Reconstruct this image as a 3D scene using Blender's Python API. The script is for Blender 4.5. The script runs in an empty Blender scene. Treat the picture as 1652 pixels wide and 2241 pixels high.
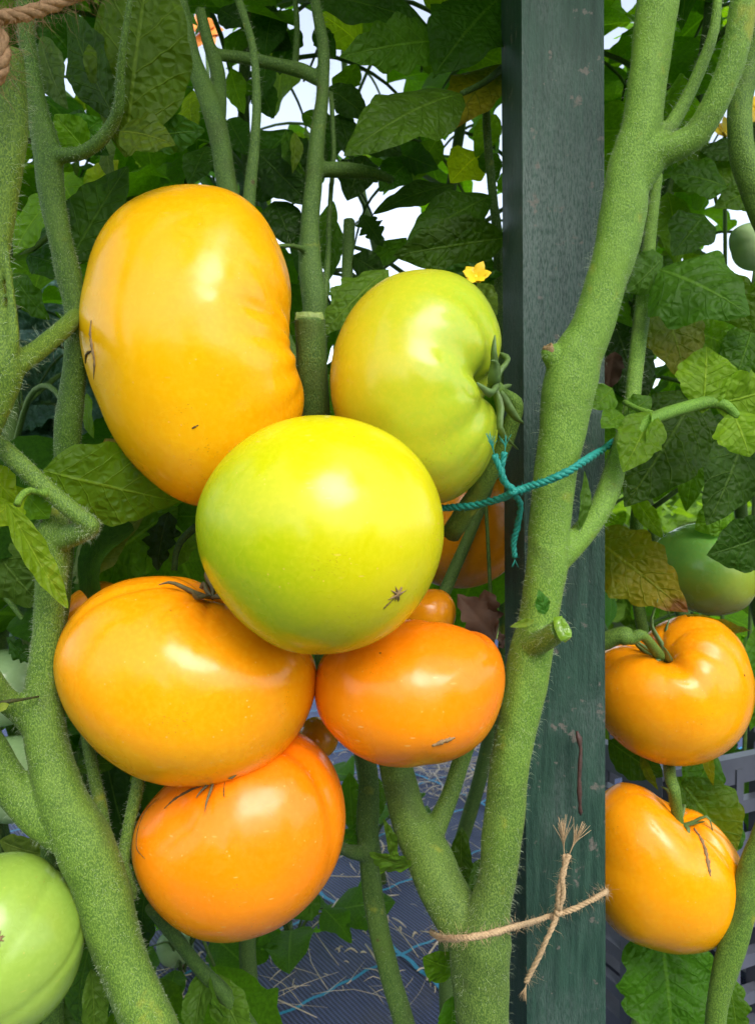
import bpy, math, random
import numpy as np
from mathutils import Vector, Matrix

# ---------------------------------------------------------------- camera, sky, sun, exposure
S = bpy.context.scene
COL = S.collection
CAM_H = 0.62
PITCH = math.radians(2.0)
F = 1675.7            # focal length in units of the 1652 x 2241 working frame
CU, CV = 826.0, 1120.5
cam_d = bpy.data.cameras.new('camera')
cam = bpy.data.objects.new('camera', cam_d)
COL.objects.link(cam)
cam.location = (0, 0, CAM_H)
cam.rotation_euler = (math.pi / 2 - PITCH, 0, 0)
cam_d.sensor_fit = 'VERTICAL'
cam_d.sensor_height = 36.0
cam_d.sensor_width = 26.5
cam_d.lens = 36.0 * F / 2241.0
cam_d.clip_start = 0.01
cam_d.clip_end = 500
cam_d.dof.use_dof = True
cam_d.dof.focus_distance = 0.37
cam_d.dof.aperture_fstop = 26.0
S.camera = cam

SUN_EL, SUN_AZ = math.radians(46), math.radians(20)     # azimuth: behind the camera, to its right
world = bpy.data.worlds.new('World')
S.world = world
world.use_nodes = True
wn = world.node_tree.nodes
sky = wn.new('ShaderNodeTexSky')
sky.sky_type = 'NISHITA'
sky.sun_disc = False
sky.sun_elevation = SUN_EL
sky.sun_rotation = math.pi - SUN_AZ
sky.dust_density = 1.5
sky.ozone_density = 1.0
bg = wn['Background']
bg.inputs[1].default_value = 0.15
hsv = wn.new('ShaderNodeHueSaturation')        # thin even cloud: paler than a clear sky
hsv.inputs['Saturation'].default_value = .55
hsv.inputs['Value'].default_value = 1.25
world.node_tree.links.new(sky.outputs[0], hsv.inputs['Color'])
world.node_tree.links.new(hsv.outputs[0], bg.inputs[0])
sun_d = bpy.data.lights.new('sun', 'SUN')
sun_d.energy = 1.35
sun_d.angle = math.radians(32)
sun_d.color = (1.0, 0.965, 0.9)
sun = bpy.data.objects.new('sun', sun_d)
COL.objects.link(sun)
sdir = Vector((math.sin(SUN_AZ) * math.cos(SUN_EL), -math.cos(SUN_AZ) * math.cos(SUN_EL), math.sin(SUN_EL)))
sun.rotation_euler = sdir.to_track_quat('Z', 'Y').to_euler()
sun.location = (0.5, -2, 3)
S.view_settings.view_transform = 'Standard'
S.view_settings.look = 'None'
S.view_settings.gamma = 1
S.view_settings.use_curve_mapping = False
S.view_settings.exposure = 1.05
S.cycles.max_bounces = 10
S.cycles.transparent_max_bounces = 8

# ---------------------------------------------------------------- helpers
RIGHT = np.array([1.0, 0, 0])
FWD = np.array([0, math.cos(PITCH), -math.sin(PITCH)])
UP = np.array([0, math.sin(PITCH), math.cos(PITCH)])
CAMP = np.array([0, 0, CAM_H])
rnd = random.Random(7)
nrg = np.random.default_rng(7)

def P(u, v, d):
    return CAMP + d * (FWD + (u - CU) / F * RIGHT + (CV - v) / F * UP)

def G(u, v, z=0.0):
    r = FWD + (u - CU) / F * RIGHT + (CV - v) / F * UP
    return CAMP + r * ((z - CAM_H) / r[2])

def project(V):
    w = np.asarray(V) - CAMP
    d = w @ FWD
    return CU + F * (w @ RIGHT) / d, CV - F * (w @ UP) / d, d

def new_mesh(name, V, faces, mat=None, smooth=True, uv=None, attrs=None, mats=None, mat_idx=None):
    me = bpy.data.meshes.new(name)
    V = np.asarray(V, dtype=np.float32)
    if isinstance(faces, np.ndarray):
        n, k = faces.shape
        me.vertices.add(len(V)); me.vertices.foreach_set('co', V.ravel())
        me.loops.add(n * k); me.loops.foreach_set('vertex_index', faces.astype(np.int32).ravel())
        me.polygons.add(n); me.polygons.foreach_set('loop_start', np.arange(0, n * k, k, dtype=np.int32))
        me.update(calc_edges=True)
    else:
        me.from_pydata(V.tolist(), [], faces)
    if smooth:
        me.polygons.foreach_set('use_smooth', np.ones(len(me.polygons), dtype=bool))
    if uv is not None:
        ul = me.uv_layers.new(name='UVMap')
        li = np.zeros(len(me.loops), dtype=np.int32)
        me.loops.foreach_get('vertex_index', li)
        ul.data.foreach_set('uv', np.asarray(uv, dtype=np.float32)[li].ravel())
    for k, a in (attrs or {}).items():
        at = me.attributes.new(k, 'FLOAT', 'POINT')
        at.data.foreach_set('value', np.asarray(a, dtype=np.float32))
    if mat:
        me.materials.append(mat)
    for m in (mats or []):
        me.materials.append(m)
    if mat_idx is not None:
        me.polygons.foreach_set('material_index', np.asarray(mat_idx, dtype=np.int32))
    me.update()
    return me

LOC = {}
def tag(o, label=None, cat=None, group=None, kind=None):
    if label: o['label'] = label
    if cat: o['category'] = cat
    if group: o['group'] = group
    if kind: o['kind'] = kind
    return o

def put(name, V, faces, mat, parent=None, color=None, origin=None, kind=None, **kw):
    """link ONE mesh object from world-space vertices; its origin sits at its own base or at `origin`"""
    V = np.asarray(V, dtype=float)
    if origin is None:
        c = (V.min(0) + V.max(0)) / 2
        if parent is None:
            c[2] = V[:, 2].min()
    else:
        c = np.asarray(origin, dtype=float)
    o = bpy.data.objects.new(name, new_mesh(name, V - c, faces, mat, **kw))
    COL.objects.link(o)
    base = LOC.get(parent.name, np.zeros(3)) if parent is not None else np.zeros(3)
    o.parent = parent
    o.location = c - base
    LOC[o.name] = c
    if color is not None:
        o.color = (*color, 1)
    if kind:
        o['kind'] = kind
    return o

def thing(name, loc, label, cat, group=None):
    o = bpy.data.objects.new(name, None)
    o.empty_display_size = 0.02
    COL.objects.link(o)
    o.location = loc
    LOC[o.name] = np.asarray(loc, dtype=float)
    return tag(o, label, cat, group)

def unit(a):
    a = np.asarray(a, dtype=float)
    n = np.linalg.norm(a, axis=-1, keepdims=True)
    return a / np.maximum(n, 1e-12)

def spline(pts, n):
    """Catmull-Rom through rows of pts (any width), about n samples"""
    p = np.asarray(pts, dtype=float)
    if len(p) == 2:
        t = np.linspace(0, 1, n)[:, None]
        return p[0] * (1 - t) + p[1] * t
    q = np.vstack([2 * p[0] - p[1], p, 2 * p[-1] - p[-2]])
    out = []
    m = len(p) - 1
    for t in np.linspace(0, m, n):
        i = min(int(t), m - 1)
        s = t - i
        a, b, c, d = q[i:i + 4]
        out.append(0.5 * (2 * b + (c - a) * s + (2 * a - 5 * b + 4 * c - d) * s * s + (3 * b - a - 3 * c + d) * s ** 3))
    return np.array(out)

def frames(c):
    t = unit(np.gradient(c, axis=0))
    ref = np.array([0.31, -0.9, 0.3])
    a = np.zeros_like(c)
    prev = ref - t[0] * (ref @ t[0])
    for i in range(len(c)):
        prev = prev - t[i] * (prev @ t[i])
        prev = prev / np.linalg.norm(prev)
        a[i] = prev
    return t, a, np.cross(t, a)

def tube(c, r, sides=10, wob=0.0, flat=1.0, flute=0.0):
    """closed tube round the curve c (N,3) with radii r (N)"""
    c = np.asarray(c); n = len(c)
    r = np.broadcast_to(np.asarray(r, dtype=float), (n,))
    t, a, b = frames(c)
    ang = np.linspace(0, 2 * np.pi, sides, endpoint=False)
    R = r[:, None] * (1 + wob * nrg.normal(size=(n, sides)))
    if flute:
        s = np.cumsum(np.concatenate([[0], np.linalg.norm(np.diff(c, axis=0), axis=1)]))[:, None]
        p = nrg.uniform(0, 6.28, 4)
        R = R * (1 + flute * np.cos(5 * ang[None] + 9 * s + p[0]) + flute * np.sin(s * 75 + 2 * ang[None] + p[1]) + flute * .8 * np.sin(s * 190 + p[2] - ang[None]) + flute * .4 * np.sin(s * 420 + p[3] + 3 * ang[None]))
    V = c[:, None] + R[..., None] * (np.cos(ang)[None, :, None] * a[:, None] + flat * np.sin(ang)[None, :, None] * b[:, None])
    V = V.reshape(-1, 3)
    i = np.arange(n - 1)[:, None] * sides
    j = np.arange(sides)[None]
    j2 = (j + 1) % sides
    Fq = np.stack([i + j, i + j2, i + sides + j2, i + sides + j], -1).reshape(-1, 4)
    V = np.vstack([V, c[0], c[-1]])
    k = n * sides
    jj = np.arange(sides); jn = (jj + 1) % sides
    c0 = np.stack([np.full(sides, k), jn, jj, jj], -1)
    c1 = np.stack([np.full(sides, k + 1), (n - 1) * sides + jj, (n - 1) * sides + jn, (n - 1) * sides + jn], -1)
    faces = [tuple(f) for f in Fq.tolist()] + [tuple(f[:3]) for f in c0.tolist()] + [tuple(f[:3]) for f in c1.tolist()]
    return V, faces

def join(parts):
    Vs, Fs, k = [], [], 0
    for V, f in parts:
        Vs.append(np.asarray(V))
        Fs += [tuple(int(i) + k for i in q) for q in f]
        k += len(V)
    return np.vstack(Vs), Fs

def path(pts, step=0.003):
    """control points (u, v, d, half-width in frame units) -> world curve, radii"""
    rows = []
    for u, v, d, r in pts:
        rows.append([*P(u, v, d), r * d / F])
    L = sum(np.linalg.norm(np.array(rows[i + 1][:3]) - np.array(rows[i][:3])) for i in range(len(rows) - 1))
    s = spline(rows, max(6, int(L / step)))
    return s[:, :3], np.maximum(s[:, 3], 2e-4)

def remeshed(name, parts, voxel=0.0009, smooth=8):
    """fuse overlapping tubes into one skin so that forks blend"""
    V, f = join(parts)
    me = new_mesh(name, V, f)
    o = bpy.data.objects.new(name, me)
    COL.objects.link(o)
    m = o.modifiers.new('r', 'REMESH'); m.mode = 'VOXEL'; m.voxel_size = voxel
    m = o.modifiers.new('s', 'SMOOTH'); m.factor = 0.6; m.iterations = smooth
    dg = bpy.context.evaluated_depsgraph_get()
    ev = bpy.data.meshes.new_from_object(o.evaluated_get(dg))
    V = np.zeros(len(ev.vertices) * 3); ev.vertices.foreach_get('co', V)
    F4 = [tuple(p.vertices) for p in ev.polygons]
    bpy.data.objects.remove(o)
    return V.reshape(-1, 3), F4

def hairs(curves, n, lmin, lmax, r=0.00007, droop=0.25):
    """n tapered hairs standing on tubes (list of (curve, radii)); returns V, faces array"""
    lens = np.array([np.linalg.norm(np.diff(c, axis=0), axis=1).sum() * rr.mean() for c, rr in curves])
    cnt = np.maximum(1, (n * lens / lens.sum()).astype(int))
    Vs = []
    for (c, rr), k in zip(curves, cnt):
        t, a, b = frames(c)
        i = nrg.integers(0, len(c), k)
        th = nrg.uniform(0, 2 * np.pi, k)
        d = np.cos(th)[:, None] * a[i] + np.sin(th)[:, None] * b[i]
        p0 = c[i] + t[i] * nrg.uniform(-.0015, .0015, (k, 1)) + d * rr[i][:, None] * 0.93
        L = lmin + (lmax - lmin) * nrg.random((k, 1)) ** 2
        dd = unit(d + 0.45 * nrg.normal(size=(k, 3)))
        p1 = p0 + dd * L * .5
        p2 = p1 + unit(dd + 0.5 * nrg.normal(size=(k, 3)) + droop * np.array([0, 0, -1])) * L * .5
        e1 = unit(np.cross(dd, nrg.normal(size=(k, 3))))
        e2 = np.cross(dd, e1)
        q = []
        for p, s in ((p0, r), (p1, r * .8)):
            for w in range(3):
                an = 2 * np.pi * w / 3
                q.append(p + s * (math.cos(an) * e1 + math.sin(an) * e2))
        q.append(p2)
        Vs.append(np.stack(q, 1))
    V = np.concatenate(Vs)
    m = len(V)
    tri = np.array([[0, 1, 4], [0, 4, 3], [1, 2, 5], [1, 5, 4], [2, 0, 3], [2, 3, 5], [3, 4, 6], [4, 5, 6], [5, 3, 6]])
    faces = (np.arange(m)[:, None, None] * 7 + tri[None]).reshape(-1, 3)
    return V.reshape(-1, 3), faces

# ---------------------------------------------------------------- materials
class NT:
    def __init__(self, name):
        self.m = bpy.data.materials.new(name)
        self.m.use_nodes = True
        self.t = self.m.node_tree
        self.b = self.t.nodes['Principled BSDF']
        self.out = self.t.nodes['Material Output']
    def n(self, kind, **kw):
        x = self.t.nodes.new('ShaderNode' + kind)
        for k, v in kw.items():
            setattr(x, k, v)
        return x
    def l(self, a, b):
        self.t.links.new(a, b)
    def math(self, op, a, b=None, c=None, clamp=False):
        x = self.n('Math', operation=op, use_clamp=clamp)
        for i, v in enumerate((a, b, c)):
            if v is None: continue
            if hasattr(v, 'is_linked'): self.l(v, x.inputs[i])
            else: x.inputs[i].default_value = v
        return x.outputs[0]
    def ramp(self, fac, lo, hi, a=0.0, b=1.0):
        x = self.n('MapRange', interpolation_type='SMOOTHSTEP')
        self.l(fac, x.inputs[0])
        x.inputs[1].default_value = lo; x.inputs[2].default_value = hi
        x.inputs[3].default_value = a; x.inputs[4].default_value = b
        return x.outputs[0]
    def mix(self, fac, a, b, blend='MIX'):
        x = self.n('MixRGB', blend_type=blend)
        for i, v in enumerate((fac, a, b)):
            if hasattr(v, 'is_linked'): self.l(v, x.inputs[i])
            elif i == 0: x.inputs[0].default_value = v
            else: x.inputs[i].default_value = (*v, 1)
        return x.outputs[0]
    def coord(self, kind='Object', scale=(1, 1, 1)):
        c = self.n('TexCoord')
        m = self.n('Mapping')
        m.inputs['Scale'].default_value = scale
        self.l(c.outputs[kind], m.inputs[0])
        return m.outputs[0]
    def noise(self, vec, scale, detail=3.0, rough=.55):
        x = self.n('TexNoise')
        self.l(vec, x.inputs['Vector'])
        x.inputs['Scale'].default_value = scale
        x.inputs['Detail'].default_value = detail
        x.inputs['Roughness'].default_value = rough
        return x.outputs[0]
    def voronoi(self, vec, scale, feature='F1'):
        x = self.n('TexVoronoi', feature=feature)
        self.l(vec, x.inputs['Vector'])
        x.inputs['Scale'].default_value = scale
        return x
    def bump(self, h, strength, dist):
        x = self.n('Bump')
        x.inputs['Strength'].default_value = strength
        x.inputs['Distance'].default_value = dist
        self.l(h, x.inputs['Height'])
        return x.outputs[0]
    def base(self, c):
        if hasattr(c, 'is_linked'): self.l(c, self.b.inputs['Base Color'])
        else: self.b.inputs['Base Color'].default_value = (*c, 1)
    def set(self, **kw):
        for k, v in kw.items():
            self.b.inputs[k.replace('_', ' ')].default_value = v

def mat_plain(name, col, rough=.6, var=.25, scale=300, bump=0.0, spec=.5):
    t = NT(name)
    nz = t.noise(t.coord(), scale)
    t.base(t.mix(nz, tuple(x * (1 - var) for x in col), tuple(x * (1 + var) for x in col)))
    t.set(Roughness=rough, Specular_IOR_Level=spec)
    if bump:
        t.l(t.bump(nz, .6, bump), t.b.inputs['Normal'])
    return t.m

def mat_tomato(name, ca, cb, speck=.5, sss=.10, rough=.22):
    """ca: skin near the stem, cb: skin at the blossom end; attribute ripe runs 0 to 1 between them"""
    t = NT(name)
    at = t.n('Attribute', attribute_name='ripe')
    v = t.coord()
    big = t.noise(v, 28, 3)
    f = t.math('ADD', at.outputs['Fac'], t.math('MULTIPLY', t.math('SUBTRACT', big, .5), .7), clamp=True)
    col = t.mix(f, ca, cb)
    mot = t.noise(v, 420, 3)
    col = t.mix(t.math('MULTIPLY', t.ramp(mot, .35, .75), .16), col, tuple(min(1, x * 1.25 + .03) for x in cb))
    # pale lenticel dots and short ticks
    vo = t.voronoi(v, 300)
    dots = t.math('MULTIPLY', t.ramp(vo.outputs['Distance'], .07, .16, 1, 0), t.ramp(t.noise(v, 90, 2), .5, .62))
    vs = t.coord(scale=(90, 90, 330))
    vt = t.voronoi(vs, 1.0)
    sel = t.n('SeparateColor'); t.l(vt.outputs['Color'], sel.inputs[0])
    tick = t.math('MULTIPLY', t.ramp(vt.outputs['Distance'], .10, .17, 1, 0), t.math('GREATER_THAN', sel.outputs[0], .55))
    tick = t.math('MULTIPLY', tick, t.ramp(t.noise(v, 30, 2), .42, .54))
    tick = t.math('MULTIPLY', tick, t.ramp(at.outputs['Fac'], .35, .8))
    col = t.mix(t.math('MULTIPLY', t.math('MAXIMUM', dots, tick), speck), col, (.9, .55, .14))
    # a few dark fly specks
    vd = t.voronoi(v, 75)
    sd = t.n('SeparateColor'); t.l(vd.outputs['Color'], sd.inputs[0])
    dark = t.math('MULTIPLY', t.ramp(vd.outputs['Distance'], .035, .06, 1, 0), t.math('GREATER_THAN', sd.outputs[1], .86))
    col = t.mix(t.math('MULTIPLY', dark, .8), col, (.12, .06, .01))
    scuff = t.math('MULTIPLY', t.ramp(t.noise(v, 1000, 2), .62, .70), t.ramp(t.noise(v, 34, 3), .60, .66))
    col = t.mix(t.math('MULTIPLY', scuff, .55), col, (.30, .13, .02))
    t.base(col)
    t.set(Roughness=rough, Specular_IOR_Level=.36, Subsurface_Weight=sss, Subsurface_Scale=.006)
    t.b.inputs['Subsurface Radius'].default_value = (1, .55, .15)
    h = t.math('ADD', t.math('MULTIPLY', t.noise(v, 55, 2), 1.0), t.math('MULTIPLY', t.noise(v, 1100, 2), .03))
    t.l(t.bump(h, .35, .0011), t.b.inputs['Normal'])
    rr = t.ramp(t.noise(v, 40, 3), .3, .7, rough - .05, rough + .09)
    t.l(rr, t.b.inputs['Roughness'])
    return t.m

def mat_stem(name, ca, cb, cc, fuzz=1.0, old=None):
    """green bark under a felt of short glandular hairs"""
    t = NT(name)
    v = t.coord()
    fine = t.noise(t.coord(scale=(1, 1, .6)), 1500, 2, .6)
    mid = t.noise(v, 90, 3)
    big = t.noise(v, 22, 3)
    col = t.mix(t.ramp(fine, .38, .66), ca, cb)
    col = t.mix(t.math('MULTIPLY', t.ramp(mid, .35, .8), .3), col, cb)
    col = t.mix(t.math('MULTIPLY', t.ramp(big, .52, .75), .55), col, cc)
    if old:                                   # the older, lower wood is darker and greyer
        sz = t.n('SeparateXYZ'); t.l(v, sz.inputs[0])
        zz = t.math('ADD', sz.outputs[2], t.math('MULTIPLY', t.math('SUBTRACT', big, .5), .12))
        col = t.mix(t.ramp(zz, -.19, -.04, .85, 0), col, t.mix(t.ramp(fine, .38, .66), *old))
    yp = t.math('MULTIPLY', t.ramp(t.noise(v, 48, 4), .62, .74), .6)
    col = t.mix(yp, col, (.30, .30, .02))
    gp = t.math('MULTIPLY', t.ramp(t.noise(v, 33, 4), .30, .44, 1, 0), .45)
    col = t.mix(gp, col, (.05, .075, .012))
    vo = t.voronoi(v, 55)
    sd = t.n('SeparateColor'); t.l(vo.outputs['Color'], sd.inputs[0])
    d = t.math('MULTIPLY', t.ramp(vo.outputs['Distance'], .04, .1, 1, 0), t.math('GREATER_THAN', sd.outputs[0], .8))
    col = t.mix(t.math('MULTIPLY', d, .8), col, (.07, .04, .015))
    oi = t.n('ObjectInfo')
    col = t.mix(1.0, col, oi.outputs['Color'], 'MULTIPLY')
    t.base(col)
    t.set(Roughness=.62, Specular_IOR_Level=.35, Sheen_Weight=.04 * fuzz, Sheen_Roughness=.5)
    t.b.inputs['Sheen Tint'].default_value = (.75, .85, .55, 1)
    h = t.math('ADD', fine, t.math('MULTIPLY', mid, 1.4))
    t.l(t.bump(h, .55, .0011), t.b.inputs['Normal'])
    return t.m

def mat_leaf(name='leaf_blade', trans=.5, rough=.5):
    t = NT(name)
    uvn = t.n('UVMap')
    sp = t.n('SeparateXYZ'); t.l(uvn.outputs[0], sp.inputs[0])
    U = sp.outputs[0]
    oi = t.n('ObjectInfo')
    av = t.math('ABSOLUTE', t.math('SUBTRACT', sp.outputs[1], .5))
    av = t.math('MULTIPLY', av, 2.0)
    obj = t.coord()
    wob = t.math('MULTIPLY', t.math('SUBTRACT', t.noise(obj, 60, 2), .5), .5)
    ph = t.math('ADD', t.math('SUBTRACT', t.math('MULTIPLY', U, 6.5), t.math('MULTIPLY', av, 1.25)), wob)
    tri = t.math('ABSOLUTE', t.math('SUBTRACT', t.math('FRACT', ph), .5))        # 0 on a lateral vein
    lat = t.ramp(tri, .005, .06, 1, 0)
    lat = t.math('MULTIPLY', lat, t.ramp(av, .6, 1.0, 1, .25))
    midr = t.ramp(av, .012, .06, 1, 0)
    vein = t.math('MAXIMUM', lat, midr)
    cells = t.voronoi(obj, 165, 'DISTANCE_TO_EDGE')
    net = t.ramp(cells.outputs['Distance'], .0, .16, 1, 0)
    dome = t.ramp(cells.outputs['Distance'], .0, .42)
    dome2 = t.ramp(t.voronoi(obj, 330, 'SMOOTH_F1').outputs['Distance'], .1, .8, 1, 0)
    nz = t.noise(obj, 38, 3)
    c0 = oi.outputs['Color']
    dark = t.mix(1.0, c0, (.62, .66, .5), 'MULTIPLY')
    pale = t.mix(.10, t.mix(1.0, c0, (1.6, 1.4, 1.4), 'MULTIPLY'), (.32, .42, .15))
    col = t.mix(t.ramp(nz, .3, .72), dark, c0)
    col = t.mix(t.math('MULTIPLY', net, .28), col, dark)
    pick = t.math('GREATER_THAN', oi.outputs['Random'], .5)          # some blades show pale veins, others dark ones
    lcol = t.mix(pick, t.mix(.4, dark, c0), pale)
    col = t.mix(t.math('MULTIPLY', lat, .42), col, lcol)
    col = t.mix(t.math('MULTIPLY', midr, .6), col, pale)
    # age: yellow and brown blotches by the object's alpha (1 = none)
    age = t.math('SUBTRACT', 1.0, oi.outputs['Alpha'])
    bl = t.math('ADD', t.math('MULTIPLY', U, .75), t.math('MULTIPLY', t.noise(obj, 45, 3), .55))
    yel = t.math('MULTIPLY', t.ramp(bl, .35, .95), age)
    col = t.mix(t.math('MULTIPLY', yel, t.math('SUBTRACT', 1.0, t.math('MULTIPLY', vein, .7))), col, (.34, .26, .02))
    brn = t.math('MULTIPLY', t.ramp(bl, .86, 1.02), t.math('GREATER_THAN', age, .5))
    col = t.mix(brn, col, (.16, .06, .015))
    t.base(col)
    t.set(Roughness=rough, Specular_IOR_Level=.22)
    h = t.math('ADD', t.math('ADD', dome, t.math('MULTIPLY', dome2, .35)), t.math('SUBTRACT', t.math('MULTIPLY', t.noise(obj, 420, 2), .25), t.math('MULTIPLY', vein, .55)))
    nb = t.bump(h, .75, .0014)
    t.l(nb, t.b.inputs['Normal'])
    tr = t.n('BsdfTranslucent')
    hs = t.mix(1.0, col, (2.0, 2.0, .5), 'MULTIPLY')
    t.l(hs, tr.inputs[0]); t.l(nb, tr.inputs[1])
    mx = t.n('MixShader'); mx.inputs[0].default_value = trans
    t.l(t.b.outputs[0], mx.inputs[1]); t.l(tr.outputs[0], mx.inputs[2])
    t.l(mx.outputs[0], t.out.inputs[0])
    return t.m

M_LEAF = mat_leaf()
M_STEM = mat_stem('stem_skin', (.08, .175, .012), (.185, .315, .036), (.145, .265, .015), old=((.04, .085, .010), (.14, .21, .035)))
M_STEM_OLD = mat_stem('older_stem_skin', (.048, .11, .009), (.145, .24, .03), (.11, .19, .013))
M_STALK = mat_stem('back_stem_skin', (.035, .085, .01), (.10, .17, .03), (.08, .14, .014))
M_HAIR = mat_plain('stem_hair', (.42, .5, .3), .5, .1)
M_CALYX = mat_plain('calyx_green', (.10, .17, .04), .6, .45, 260, .0006)
M_CALYX_DRY = mat_plain('calyx_withered', (.13, .11, .045), .75, .5, 260, .0006)
M_CORK = mat_plain('corky_scar', (.24, .15, .065), .85, .6, 500, .0008)
M_CRACK = mat_plain('dark_crack', (.09, .05, .012), .8, .5, 500, .0005)
M_CUT = mat_plain('wet_cut_pith', (.15, .27, .02), .2, .5, 330, .0012)
M_DRYLEAF = mat_plain('dead_leaf', (.055, .021, .005), .75, .6, 90, .0015)
# ---------------------------------------------------------------- ground
def mat_fabric():
    t = NT('woven_weed_fabric')
    v = t.coord(scale=(1, 1, 1))
    rot = t.n('Mapping'); rot.inputs['Rotation'].default_value[2] = -GRID_ANG
    t.l(v, rot.inputs[0])
    w1 = t.n('TexWave', wave_type='BANDS', bands_direction='X'); w1.inputs['Scale'].default_value = 62; w1.inputs['Distortion'].default_value = 1.2
    w2 = t.n('TexWave', wave_type='BANDS', bands_direction='Y'); w2.inputs['Scale'].default_value = 110; w2.inputs['Distortion'].default_value = .6
    t.l(rot.outputs[0], w1.inputs[0]); t.l(rot.outputs[0], w2.inputs[0])
    h = t.math('ADD', w1.outputs['Fac'], t.math('MULTIPLY', w2.outputs['Fac'], .5))
    nz = t.noise(v, 14, 4)
    c = t.mix(t.ramp(h, .3, 1.3), (.028, .037, .085), (.10, .135, .29))
    c = t.mix(t.math('MULTIPLY', t.ramp(nz, .5, .8), .5), c, (.13, .12, .12))
    t.base(c)
    t.set(Roughness=.5, Specular_IOR_Level=.5)
    t.l(t.bump(h, .8, .0025), t.b.inputs['Normal'])
    return t.m

A0, A1 = G(676, 2052), G(907, 1953)
B0, B1 = G(668, 2237), G(961, 2125)
gdir = unit((A1 - A0)[:2]); GRID_ANG = math.atan2(gdir[1], gdir[0])
gnor = np.array([-gdir[1], gdir[0]])
SPACE = abs(((B0 - A0)[:2]) @ gnor)
K0 = G(902, 2150)
M_SOIL = mat_plain('grass_and_soil', (.11, .17, .03), .9, .6, 6, .02)
xs = np.linspace(-1, 1, 41)
gx, gy = np.meshgrid(np.sign(xs) * np.abs(xs) ** 3 * 220, np.sign(xs) * np.abs(xs) ** 3 * 220)
gv = np.stack([gx.ravel(), gy.ravel(), -.012 + 0 * gx.ravel()], -1)
def gridfaces(nu, nv):
    i = np.arange(nu - 1)[:, None]; j = np.arange(nv - 1)[None]
    a = i * nv + j
    return np.stack([a, a + 1, a + nv + 1, a + nv], -1).reshape(-1, 4)
put('ground', gv, gridfaces(41, 41), M_SOIL, kind='structure')
# woven fabric laid along the row, a little rumpled
nx, ny = 150, 150
fx, fy = np.meshgrid(np.linspace(-1.1, 1.6, nx), np.linspace(-.2, 3.0, ny), indexing='ij')
def rumple(x, y):
    return .006 * np.sin(3.1 * x + 1.7 * y) + .004 * np.sin(9 * x - 5 * y + 1) + .002 * np.sin(21 * y + 8 * x)
fz = .012 + rumple(fx, fy)
put('weed_fabric', np.stack([fx, fy, fz], -1).reshape(-1, 3), gridfaces(nx, ny), mat_fabric(), kind='structure')
M_THREAD = mat_plain('blue_marker_thread', (.02, .28, .46), .5, .35, 400)
fabric = bpy.data.objects['weed_fabric']
def strip(p, q, w):
    n = 220
    t = np.linspace(0, 1, n)[:, None]
    c = p[None, :2] * (1 - t) + q[None, :2] * t
    d = unit(q[:2] - p[:2]); nn = np.array([-d[1], d[0]])
    wob = .0016 * np.sin(np.linspace(0, 1, n) * np.linalg.norm(q - p) * 420)[:, None]
    a = c + nn * (w + wob); b = c - nn * (w - wob)
    z = lambda c: (.0165 + rumple(c[:, 0], c[:, 1]))[:, None]
    V = np.vstack([np.hstack([a, z(a)]), np.hstack([b, z(b)])])
    i = np.arange(n - 1)
    return V, np.stack([i, i + n, i + n + 1, i + 1], -1)
for k in range(-2, 9):
    o = A0[:2] - gnor * SPACE * (1 - k) + 0
    p, q = o - gdir * 1.1, o + gdir * 1.3
    V, f = strip(p, q, .0021)
    put('marker_thread', V, f, M_THREAD, fabric)
for k in (-2, -1, 0, 1):
    o = K0[:2] + gdir * .42 * k
    V, f = strip(o - gnor * .7, o + gnor * 1.7, .003)
    put('marker_thread', V, f, M_THREAD, fabric)
# dry stalks, chaff and crumbs on the fabric
def litter():
    parts = []
    for i in range(1000):
        u, v = (rnd.uniform(330, 1120), 1650 + 600 * rnd.random() ** 1.1) if i % 2 else (rnd.gauss(950, 110), rnd.uniform(1600, 1780))
        g = G(u, v)
        if g[1] > 2.9: continue
        L = rnd.choice([.008, .012, .018, .03, .05, .09]) * rnd.uniform(.7, 1.3)
        a = rnd.uniform(0, 6.28)
        z0 = .02 + rumple(g[0], g[1])
        pts = []
        b = rnd.uniform(-.6, .6)
        for s in (-.5, 0, .5):
            aa = a + b * s
            pts.append([g[0] + math.cos(aa) * L * s, g[1] + math.sin(aa) * L * s, z0 + (0 if s else rnd.uniform(0, .006))])
        c = spline(pts, 5)
        parts.append(tube(c, np.array([.6, 1, 1, .9, .5]) * rnd.choice([.0004, .0006, .0009, .0013, .002]), 4, flat=.6))
    return join(parts)
V, f = litter()
put('straw_litter', V, f, mat_plain('dry_straw', (.66, .55, .40), .8, .45, 60), kind='stuff')

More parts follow.
